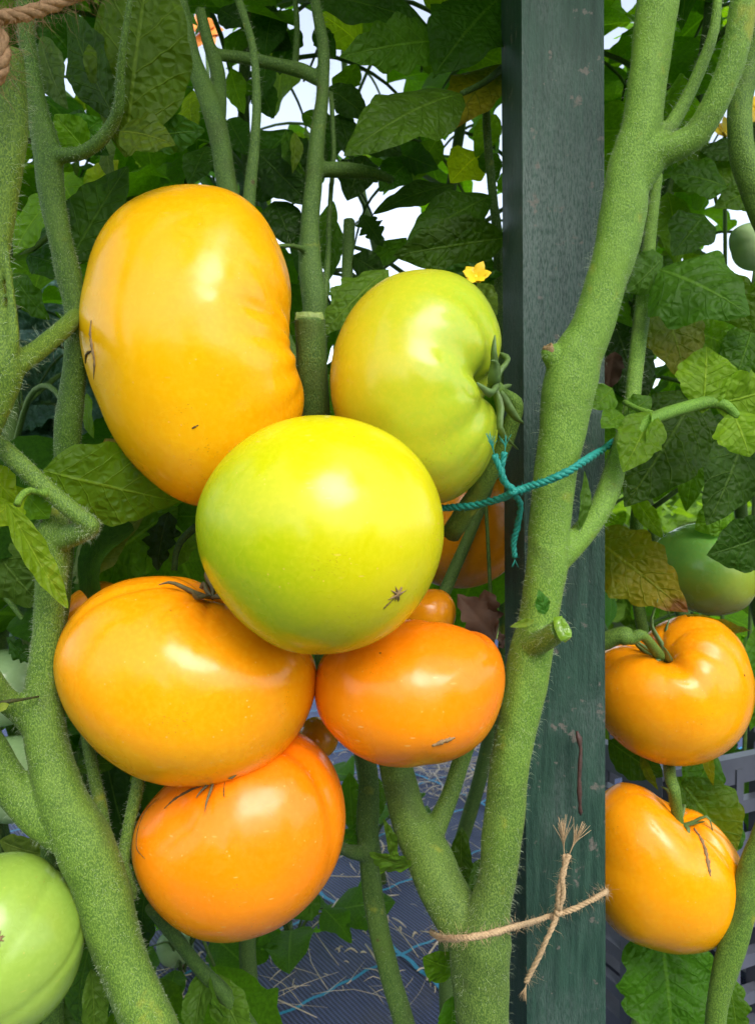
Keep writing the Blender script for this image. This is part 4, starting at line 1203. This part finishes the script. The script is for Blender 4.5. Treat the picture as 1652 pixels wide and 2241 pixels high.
stalk(plant_c, [(382, 1248, .44, 7), (386, 1210, .44, 7), (400, 1180, .44, 8), (430, 1152, .44, 9)], (.5, .6, .5), M_STALK)
stalk(plant_l, [(110, 1080, .35, 14), (75, 1072, .35, 9), (50, 1082, .347, 8), (38, 1105, .343, 8)], (1, 1, .8), M_STEM)
stalk(plant_c, [(1010, 205, .505, 6), (1060, 180, .52, 7), (1098, 150, .54, 8)], (.6, .7, .5), M_STALK)
# ---------------------------------------------------------------- background plants
GAPS = [  # openings in the foliage: centre and half axes in the frame
    (930, 28, 42, 34), (828, 58, 22, 38), (800, 185, 42, 32), (648, 232, 24, 28), (870, 495, 54, 50), (835, 560, 36, 26), (733, 420, 22, 18), (577, 265, 9, 20),
    (518, 205, 22, 36), (484, 84, 20, 16), (452, 95, 12, 45), (1002, 305, 18, 22), (1045, 360, 18, 18), (143, 165, 10, 26), (732, 612, 10, 20), (706, 490, 9, 26),
    (1040, 475, 10, 14), (660, 510, 8, 24), (1590, 290, 18, 26), (1645, 200, 12, 30), (1410, 1120, 60, 60), (1480, 1090, 40, 60), (1640, 1090, 30, 60), (770, 205, 40, 30), (680, 45, 8, 24), (1642, 535, 42, 52), (385, 2075, 42, 42), (105, 870, 75, 60), (60, 730, 60, 50), (30, 1480, 40, 40), (50, 1700, 40, 50)]
VAR = []
for i in range(14):
    V, f, uv = leaf_grid(1.0, .34 + .10 * rnd.random(), 20, 11, seed=900 + i, lobes=(4.5 if i % 3 else 2.6), bend=rnd.uniform(.2, 1.2), fold=rnd.uniform(0, .4), curl=rnd.uniform(0, .35), wave=.25, serr=(.07 if i % 3 else .26), quilt=.02, twist=rnd.uniform(-.5, .5), peak=rnd.uniform(.6, .8))
    VAR.append((new_mesh('leaf_blade', V, f, M_LEAF, uv=uv), V))
def in_gap(W):
    u, v, d = project(W)
    for gu, gv, a, b in GAPS:
        if (((u - gu) / a) ** 2 + ((v - gv) / b) ** 2 < 1).any():
            return True
    return False

def back_leaf(parent, base, X, nrm, L, col, age=0.0):
    me, V = rnd.choice(VAR)
    X = unit(X); Y = unit(np.cross(nrm, X)); Z = np.cross(X, Y)
    M = np.stack([X, Y, Z], 1)
    W = base + (V * L) @ M.T
    if in_gap(W):
        return
    o = bpy.data.objects.new('leaf', me)
    COL.objects.link(o)
    o.parent = parent
    mm = Matrix([[*(M[i] * L), base[i] - LOC[parent.name][i]] for i in range(3)] + [[0, 0, 0, 1]])
    o.matrix_local = mm
    o.color = (col[0] * 3.2, col[1] * 2.8, col[2] * .9, 1 - age)

def back_plant(x, y, h, seed, label, dens=1.0, zlo=.3, tone=1.0, spread=1.0):
    rnd.seed(seed)
    root = thing('tomato_plant', (x, y, 0), label, 'tomato plant', 'tomato plants')
    pts = [(x + .03 * math.sin(i * 1.3 + seed), y + .03 * math.cos(i * 1.7 + seed), h * i / 8, .009 - .0006 * i) for i in range(9)]
    s = spline([[*p] for p in pts], 60)
    tubes = [tube(s[:, :3], s[:, 3], 8, .02)]
    az = rnd.uniform(0, 6)
    n = int(16 * dens)
    for i in range(n):
        z = zlo + (h - zlo) * (i + rnd.random() * .6) / n
        k = min(59, int(z / h * 59))
        p = s[k, :3]
        az += 2.4
        d = np.array([math.cos(az), math.sin(az) * .8, .0])
        L = rnd.uniform(.16, .27) * spread
        c = spline([p, p + d * L * .4 + np.array([0, 0, .05]), p + d * L * .8 + np.array([0, 0, .04]), p + d * L + np.array([0, 0, -.02])], 14)
        tubes.append(tube(c, np.linspace(.0028, .0012, 14), 5))
        col0 = rnd.choice([DK, MID, MID, MID, (.05, .13, .012), (.05, .13, .012), (.07, .16, .015), UND])
        tt = unit(np.gradient(c, axis=0))
        for j in (5, 8, 11):
            for sg in (-1, 1):
                side = unit(np.cross(tt[j], [0, 0, 1])) * sg
                X = unit(side + .5 * tt[j] + np.array([0, 0, rnd.uniform(-.9, .1)]))
                nn = unit(np.array([0, -.35, 1]) + .6 * np.array([rnd.uniform(-1, 1), rnd.uniform(-1, 1), rnd.uniform(-.5, .5)]))
                nn = unit(nn - X * (nn @ X))
                q = rnd.uniform(.75, 1.25) * tone
                back_leaf(root, c[j], X, nn, rnd.uniform(.065, .115), tuple(t * q for t in col0), .3 if rnd.random() < .05 else 0)
        X = unit(tt[-1] + np.array([0, 0, -.5]))
        nn = unit(np.array([rnd.uniform(-.5, .5), -.5, 1])); nn = unit(nn - X * (nn @ X))
        back_leaf(root, c[-1], X, nn, rnd.uniform(.09, .14), tuple(t * tone for t in col0))
    V, f = join(tubes)
    put('stem', V, f, M_STALK, root)

back_plant(-.33, .66, 1.25, 21, 'leafy tomato plant in the dark behind the upper left stems', zlo=.25)
back_plant(-.10, .74, 1.30, 22, 'leafy tomato plant behind the largest golden tomato', zlo=.55)
back_plant(.10, .80, 1.30, 23, 'leafy tomato plant in the shade behind the yellow green tomato', zlo=.55)
back_plant(.28, .74, 1.30, 24, 'leafy tomato plant in the dark just beyond the green post', zlo=.5)
back_plant(.42, .80, 1.30, 25, 'leafy tomato plant behind the stems right of the post', zlo=.6)
back_plant(.36, 1.25, .62, 34, 'short leafy tomato plant far behind the right hand tomatoes', zlo=.2, dens=.6)
back_plant(-.52, .95, 1.30, 26, 'leafy tomato plant far back at the left edge', zlo=.25)
back_plant(-.02, 1.15, 1.45, 27, 'leafy tomato plant farthest back behind the cluster', zlo=.7)
back_plant(.62, 1.05, 1.35, 28, 'leafy tomato plant far back at the right edge', zlo=.75)
back_plant(-.18, .92, 1.4, 31, 'leafy tomato plant second row behind the upper left leaves', zlo=.6)
back_plant(-.40, .80, 1.35, 32, 'leafy tomato plant second row at upper left', zlo=.65)
back_plant(.20, 1.0, 1.4, 33, 'leafy tomato plant second row beyond the post', zlo=.65)
back_plant(-.28, .56, .62, 29, 'low leafy tomato plant in the shade behind the left fork', zlo=.15, dens=.8, spread=.6, tone=.8)
rnd.seed(5)

# unseen plant tops, added to shade the back leaves and break up highlights
def shading_fronds(root, x, y, z, n, seed):
    rnd.seed(seed)
    tubes = []
    for i in range(n):
        p = np.array([x + rnd.uniform(-.05, .05), y + rnd.uniform(-.04, .06), z + .22 * i / n])
        az = i * 2.4 + seed
        d = np.array([math.cos(az), math.sin(az) * .55 - .12, 0])
        L = rnd.uniform(.18, .28)
        c = spline([p, p + d * L * .4 + np.array([0, 0, .05]), p + d * L * .8 + np.array([0, 0, .045]), p + d * L + np.array([0, 0, .01])], 14)
        tubes.append(tube(c, np.linspace(.0032, .0014, 14), 6))
        tt = unit(np.gradient(c, axis=0))
        for j, sg in ((4, 1), (5, -1), (8, 1), (9, -1), (11, 1), (12, -1), (13, 0)):
            side = unit(np.cross(tt[j], [0, 0, 1])) * sg
            X = unit(side + (.5 if sg else 1) * tt[j] + np.array([0, 0, rnd.uniform(-.4, .1)]))
            nn = unit(np.array([rnd.uniform(-.4, .4), -.3, 1])); nn = unit(nn - X * (nn @ X))
            back_leaf(root, c[j], X, nn, rnd.uniform(.08, .13), rnd.choice([DK, MID, MID]))
    V, f = join(tubes)
    put('leaf_stalk', V, f, M_STALK, root)
for r_, x_, y_, n_, s_ in ((plant_c, -.05, .52, 5, 41), (plant_a, -.24, .46, 4, 42), (plant_r, .20, .48, 5, 43), (plant_c, .10, .58, 5, 44), (plant_d, .36, .52, 4, 45), (plant_l, -.06, .16, 2, 46), (plant_r, .14, .14, 2, 47)):
    shading_fronds(r_, x_, y_, 1.0, n_, s_)
rnd.seed(6)

# ---------------------------------------------------------------- blue green cabbages at left
M_KALE = mat_leaf('cabbage_blade', .12, .5)
def kale(u, v, d, n, label, size=.16):
    top = P(u, v, d)
    x, y, z = top
    root = thing('cabbage_plant', (x, y + .03, 0), label, 'cabbage', 'blue green cabbages')
    c = spline([[x, y + .03, 0], [x + .01, y + .03, z * .5], [x, y + .02, z]], 12)
    V, f = tube(c, np.linspace(.018, .014, 12), 8, .03)
    put('stem', V, f, M_STALK, root)
    ax = unit(np.array([.1, -.72, .62])); e1 = unit(np.cross(ax, [0, 0, 1])); e2 = np.cross(e1, ax)
    for i in range(n):
        a = i * 2.4 + rnd.uniform(-.3, .3)
        lift = .75 - 1.0 * i / n
        r = math.cos(a) * e1 + math.sin(a) * e2
        X = unit(r + ax * lift)
        nn = unit(ax - r * lift * .8); nn = unit(nn - X * (nn @ X))
        Y = np.cross(nn, X)
        L = size * rnd.uniform(.8, 1.1) * (.55 + .5 * i / n)
        V, f, uv = leaf_grid(L, L * .46, 44, 31, seed=400 + i, bend=.9, fold=.12, curl=.3, wave=.18, serr=.06, quilt=.0, peak=.8)
        q = .0042 * (np.sin(V[:, 0] * 260 + 2 * np.sin(V[:, 1] * 120 + i)) * np.sin(V[:, 1] * 240 + 2 * np.sin(V[:, 0] * 110)))
        V[:, 2] += q
        b = top - ax * (.03 * i / n) + r * .01
        o = put('leaf', b + V[:, :1] * X + V[:, 1:2] * Y + V[:, 2:3] * nn, f, M_KALE, root, uv=uv, origin=b)
        j = rnd.uniform(.8, 1.15)
        o.color = (.15 * j, .28 * j, .25 * j, 1)
kale(105, 880, 1.0, 13, 'blue green crinkled cabbage beyond the left stems')
kale(70, 720, 1.15, 12, 'blue green crinkled cabbage behind the downy stem at left')
kale(60, 1400, .80, 10, 'blue green crinkled cabbage in shade behind the left fork', .10)
kale(150, 2120, .75, 9, 'blue green crinkled cabbage near the ground behind the lower left stem', .09)

# ---------------------------------------------------------------- low tomato foliage on the fabric
def low_plant(u, v, label, n=7, size=.05, tone=1.0):
    g = G(u, v)
    root = thing('seedling', (g[0], g[1], .012), label, 'seedling', 'small plants growing through the fabric')
    tubes = []
    for i in range(n):
        a = i * 2.4
        d = np.array([math.cos(a), math.sin(a), 0])
        h = rnd.uniform(.03, .10)
        p0 = np.array([g[0], g[1], .012])
        c = spline([p0, p0 + d * .02 + [0, 0, h * .8], p0 + d * .05 + [0, 0, h]], 8)
        tubes.append(tube(c, np.linspace(.0022, .001, 8), 5))
        X = unit(d + np.array([0, 0, rnd.uniform(-.8, .2)]))
        nn = unit(np.array([0, -.3, 1.0])); nn = unit(nn - X * (nn @ X))
        back_leaf(root, c[-1], X, nn, size * rnd.uniform(.7, 1.3), tuple(t * tone for t in (.04, .12, .025)))
    V, f = join(tubes)
    put('stem', V, f, M_STALK, root)
low_plant(640, 2105, 'leafy seedling on the blue fabric under the lowest tomato', 8, .07)
low_plant(820, 1850, 'leafy seedling on the fabric behind the thin stem', 7, .08)
low_plant(400, 2160, 'leafy seedling on the fabric beside the small green tomato', 8, .07)

# ---------------------------------------------------------------- yellow flowers far back
M_PETAL = mat_plain('yellow_petal', (.85, .55, .01), .5, .25, 120)
M_ORPET = mat_plain('orange_petal', (.9, .25, .02), .5, .25, 120)
def flower(u, v, d, size, label, mat):
    c = P(u, v, d)
    root = thing('flower', (c[0], c[1] + .02, 0), label, 'flower', 'garden flowers beyond the tomatoes')
    s = spline([[c[0], c[1] + .02, 0], [c[0] + .02, c[1] + .03, c[2] * .5], [c[0], c[1] + .004, c[2]]], 20)
    V, f = tube(s, min(.003, size * .12), 6)
    put('stem', V, f, M_STALK, root)
    nn = unit(np.array([rnd.uniform(-.3, .3), -1, .35]))
    e1 = unit(np.cross(nn, [0, 0, 1])); e2 = np.cross(nn, e1)
    for ring, k, sc in ((0, 6, 1.0), (1, 5, .8)):
        for i in range(k):
            a = 2 * math.pi * (i + .5 * ring) / k
            X = unit(math.cos(a) * e1 + math.sin(a) * e2 + nn * rnd.uniform(-.3, .9))
            z = unit(nn - X * (nn @ X)); Y = np.cross(z, X)
            V, f, uv = leaf_grid(size * sc, size * sc * .33, 11, 7, seed=i + 50 * ring, bend=.4, fold=.1, curl=.1, wave=.1, serr=.05, quilt=0, peak=.8)
            put('petal', c + V[:, :1] * X + V[:, 1:2] * Y + V[:, 2:3] * z, f, mat, root, uv=uv)
    V, f = CS_V2 * size * .17 + c, CS_F2
    put('flower_centre', V, f, mat, root)
flower(1040, 607, .468, .0105, 'yellow flower peeping above the yellow green tomato', M_PETAL)
flower(1588, 292, 1.0, .022, 'yellow flower low between the upper right stems', M_PETAL)
flower(1655, 235, 1.05, .03, 'yellow flower at the upper right edge', M_PETAL)
flower(450, 70, 1.2, .03, 'orange flower between the two stems at upper left', M_ORPET)

# ---------------------------------------------------------------- twine
def rope(pts, r, strands=3, pitch=7.0, n_per=3.2):
    """twisted strands along control points (u, v, d); r and pitch are in frame units"""
    base = [[*P(u, v, d), r * d / F] for u, v, d in pts]
    L = sum(np.linalg.norm(np.array(base[i + 1][:3]) - np.array(base[i][:3])) for i in range(len(base) - 1))
    rr = r * pts[0][2] / F
    turns = L / (pitch * rr)
    n = max(20, int(turns * 9))
    s = spline(base, n)[:, :3]
    t, a, b = frames(s)
    out = []
    for k in range(strands):
        an = 2 * np.pi * (np.linspace(0, turns, n) + k / strands)
        c = s + rr * .5 * (np.cos(an)[:, None] * a + np.sin(an)[:, None] * b)
        out.append(tube(c, rr * .62 * (1 + .10 * nrg.normal(size=n) + .12 * np.sin(np.arange(n) * .31 + k)), 7))
    return out, (s, np.full(n, rr * 1.0))

def frayed(p, dirn, L, n, spread, r):
    out = []
    dirn = unit(dirn)
    for i in range(n):
        d = unit(dirn + spread * nrg.normal(size=3))
        c = spline([p, p + dirn * L * .35 + d * L * .1, p + d * L * rnd.uniform(.7, 1.15)], 7)
        out.append(tube(c, r * np.array([1, 1, .95, .9, .8, .65, .4]), 4))
    return out

M_TEAL = mat_plain('teal_twine_fibre', (.006, .22, .17), .6, .5, 900, .0006)
M_JUTE = mat_plain('jute_fibre', (.44, .30, .16), .85, .4, 900, .0008)
M_JUTED = mat_plain('brown_jute_fibre', (.30, .17, .08), .85, .45, 700, .0008)
def tie(name, label, mat, main, ends, frays, knot, r, fuzz, category, hair_mat=None, lens=(.002, .006)):
    parts, hs = rope(main, r)
    ob = put(name, *join(parts), mat)
    tag(ob, label, category)
    hc = [hs]
    for e in ends:
        p, h = rope(e, r * .95)
        put('loose_end', *join(p), mat, ob)
        hc.append(h)
    for (u, v, d), (du, dv, dd), L, n, sp in frays:
        q = P(u, v, d)
        dr = du * RIGHT - dv * UP + dd * FWD
        put('frayed_tip', *join(frayed(q, dr, L, n, sp, r * .17 * d / F)), mat, ob)
    if knot:
        u, v, d = knot
        kp = []
        for k in range(3):
            th = np.linspace(0, 2 * np.pi * .95, 16)
            e1 = unit(nrg.normal(size=3)); e2 = unit(np.cross(e1, nrg.normal(size=3)))
            c = P(u, v, d) + r * d / F * .95 * (np.cos(th)[:, None] * e1 + np.sin(th)[:, None] * e2)
            kp.append(tube(c, r * .75 * d / F, 8))
        put('knot', *join(kp), mat, ob)
    V, f = hairs(hc, fuzz, lens[0], lens[1], .00008)
    put('loose_fibre', V, f, hair_mat or mat, ob, kind='stuff')
    return ob
tie('garden_twine', 'teal green twine knotted round the thick stem and the post', M_TEAL,
    [(1345, 965, .452), (1318, 984, .425), (1290, 1001, .388), (1262, 1020, .374), (1225, 1041, .371), (1185, 1056, .374), (1150, 1068, .378), (1125, 1076, .378), (1095, 1090, .384), (1050, 1104, .395), (1000, 1110, .405), (960, 1112, .41)],
    [[(1126, 1076, .375), (1108, 1060, .372), (1095, 1030, .37), (1082, 995, .369)], [(1124, 1072, .378), (1100, 1050, .376), (1098, 1020, .373), (1104, 990, .372)],
     [(1122, 1080, .38), (1138, 1105, .388), (1132, 1150, .398), (1124, 1185, .403), (1126, 1220, .405)]],
    [((1082, 998, .369), (-.25, -1, 0), .011, 10, .22), ((1104, 992, .372), (.1, -1, 0), .009, 9, .2), ((1126, 1215, .405), (.0, 1, 0), .006, 7, .2)],
    (1122, 1076, .374), 7.0, 360, 'twine', lens=(.001, .003))
tie('jute_string', 'pale jute string knotted over the post at the bottom', M_JUTE,
    [(945, 2040, .425), (962, 2052, .398), (985, 2054, .374), (1020, 2052, .364), (1060, 2046, .364), (1100, 2036, .37), (1135, 2026, .392), (1165, 2018, .43), (1200, 2006, .451), (1240, 1995, .452), (1290, 1972, .453), (1318, 1956, .4555), (1325, 1952, .462), (1325, 1950, .50)],
    [[(1222, 1998, .449), (1220, 1975, .446), (1224, 1940, .445), (1234, 1905, .445), (1236, 1870, .446)], [(1218, 1998, .449), (1212, 2020, .446), (1196, 2055, .445), (1178, 2095, .446), (1160, 2130, .447), (1150, 2150, .448)],
     [(1222, 1990, .447), (1232, 1955, .444), (1230, 1915, .444), (1244, 1870, .445)]],
    [((1235, 1880, .446), (-.08, -1, 0), .023, 34, .10), ((1243, 1875, .445), (.42, -1, 0), .021, 30, .13), ((1154, 2140, .448), (-.2, 1, 0), .013, 22, .14)],
    (1221, 1996, .448), 6.0, 700, 'string', lens=(.002, .009))
tie('jute_string', 'fuzzy brown jute cord crossing the upper left corner', M_JUTED,
    [(-40, 60, .30), (0, 40, .30), (45, 33, .302), (95, 18, .306), (150, -4, .312), (220, -40, .32)],
    [[(-30, 40, .30), (2, 80, .298), (8, 130, .298), (0, 165, .299), (-20, 185, .30)]], [], None, 15, 520, 'cord', lens=(.004, .018))

# ---------------------------------------------------------------- dried twig on the post
tw, twr = path([(1262, 1600, .459, 6), (1270, 1640, .457, 6), (1267, 1700, .456, 6), (1268, 1760, .457, 6), (1270, 1785, .459, 6)], .0015)
V, f = tube(tw, np.interp(np.linspace(0, 1, len(tw)), [0, .1, .5, .9, 1], [.0008, .0015, .0011, .0014, .0003]) * (1 + .3 * np.sin(np.arange(len(tw)) * .55) * np.sin(np.arange(len(tw)) * .21)), 8, .08)
twig = put('dried_twig', V, f, mat_plain('twig_bark', (.06, .025, .018), .6, .7, 300, .0008))
tag(twig, 'short brown dried twig stuck upright on the green post', 'twig')

# ---------------------------------------------------------------- black plastic crate
M_CRATE = mat_plain('black_crate_plastic', (.085, .09, .115), .32, .3, 40)
def box(p, q, th, up=(0, 0, 1)):
    """bar from p to q of section th = (width, depth)"""
    p, q = np.asarray(p, float), np.asarray(q, float)
    t = unit(q - p); a = unit(np.cross(t, up)); b = np.cross(t, a)
    V = [x + a * sa * th[0] / 2 + b * sb * th[1] / 2 for x in (p, q) for sa, sb in ((-1, -1), (1, -1), (1, 1), (-1, 1))]
    return np.array(V), [(0, 1, 2, 3), (7, 6, 5, 4), (0, 4, 5, 1), (1, 5, 6, 2), (2, 6, 7, 3), (3, 7, 4, 0)]
crate = thing('plastic_crate', (.42, .98, .02), 'black slatted plastic crate on the ground behind the right hand tomatoes', 'crate')
ca, sa = math.cos(.42), math.sin(.42)
def K(x, y, z):
    return np.array([.42 + ca * x - sa * y, .98 + sa * x + ca * y, .02 + z])
cw, cdp, ch = .42, .30, .30
def wall(x0, y0, x1, y1, n):
    for k, z in enumerate((.0, .042, .084, .126, .168, .21, .252, .292)):
        put('slat', *box(K(x0, y0, z + .01), K(x1, y1, z + .01), (.012, .028 if k in (0, 7) else .014)), M_CRATE, crate, smooth=False)
    for i in range(n + 1):
        s = i / n
        x, y = x0 + (x1 - x0) * s, y0 + (y1 - y0) * s
        put('upright', *box(K(x, y, 0), K(x, y, ch + .004), (.016 if i % 3 else .032, .010), (ca, sa, 0)), M_CRATE, crate, smooth=False)
wall(-cw / 2, -cdp / 2, cw / 2, -cdp / 2, 9); wall(-cw / 2, cdp / 2, cw / 2, cdp / 2, 9)
wall(-cw / 2, -cdp / 2, -cw / 2, cdp / 2, 6); wall(cw / 2, -cdp / 2, cw / 2, cdp / 2, 6)
for i in range(9):
    x = -cw / 2 + cw * (i + .5) / 9
    put('base_slat', *box(K(x, -cdp / 2, .008), K(x, cdp / 2, .008), (.018, .008)), M_CRATE, crate, smooth=False)

# ---------------------------------------------------------------- sunlit shrubs beyond
def shrub(x, y, r, h, n, label, cols, size):
    root = thing('shrub', (x, y, 0), label, 'shrub', 'sunlit shrubs beyond the plot')
    V0, f0, uv0 = leaf_grid(1, .34, 5, 3, seed=77, bend=.5, serr=0, quilt=0)
    Vs, Fs, uvs = [], [], []
    for i in range(n):
        d = unit(nrg.normal(size=3)); q = nrg.random() ** .4
        lump = 1 + .25 * math.sin(3 * d[0] + 4 * d[2] + x) 
        c = np.array([x + d[0] * r * q * lump, y + d[1] * r * q * lump, h * .5 + d[2] * h * .5 * q * lump])
        X = unit(nrg.normal(size=3) + [0, 0, -.3]); nn = unit(d + .7 * nrg.normal(size=3) + [0, 0, .5]); nn = unit(nn - X * (nn @ X))
        Y = np.cross(nn, X)
        L = size * rnd.uniform(.6, 1.3)
        Vs.append(c + L * (V0[:, :1] * X + V0[:, 1:2] * Y + V0[:, 2:3] * nn)); Fs.append(f0 + i * len(V0)); uvs.append(uv0)
    o = put('foliage', np.vstack(Vs), np.vstack(Fs), M_LEAF, root, uv=np.vstack(uvs), color=cols, kind='stuff')
    tr = [tube(spline([[x, y, 0], [x + rnd.uniform(-.3, .3) * r, y + rnd.uniform(-.3, .3) * r, h * .7]], 6), np.linspace(.03, .008, 6), 6) for _ in range(5)]
    put('trunk', *join(tr), M_STALK, root)
shrub(2.2, 5.2, 1.0, 1.0, 1600, 'sunlit yellow green shrub beyond the plot at right', (.14, .26, .03), .12)
shrub(1.35, 3.1, .55, .62, 1300, 'bright yellow green shrub just beyond the plot at right', (.17, .30, .03), .09)
shrub(.75, 3.6, .5, .45, 1100, 'low bright shrub beyond the post', (.15, .28, .03), .08)
shrub(-.4, 6.5, 1.2, .8, 1500, 'low sunlit shrub beyond the plot behind the cluster', (.10, .21, .03), .12)
shrub(-3.0, 5.5, 1.1, 1.0, 1500, 'sunlit shrub beyond the plot at left', (.09, .19, .03), .12)

# unseen bushes added behind the viewer so the shiny skins mirror foliage
for i, (x_, r_, h_) in enumerate(((-1.9, .55, 1.25), (-.95, .5, 1.1), (.1, .55, 1.3), (1.05, .5, 1.05), (2.0, .6, 1.25))):
    shrub(x_, -1.75 - .1 * (i % 2), r_, h_, 900, 'unseen leafy bush added for reflections, %s one behind the viewer' % ('leftmost', 'second', 'middle', 'fourth', 'rightmost')[i], (.05, .11, .012), .11)
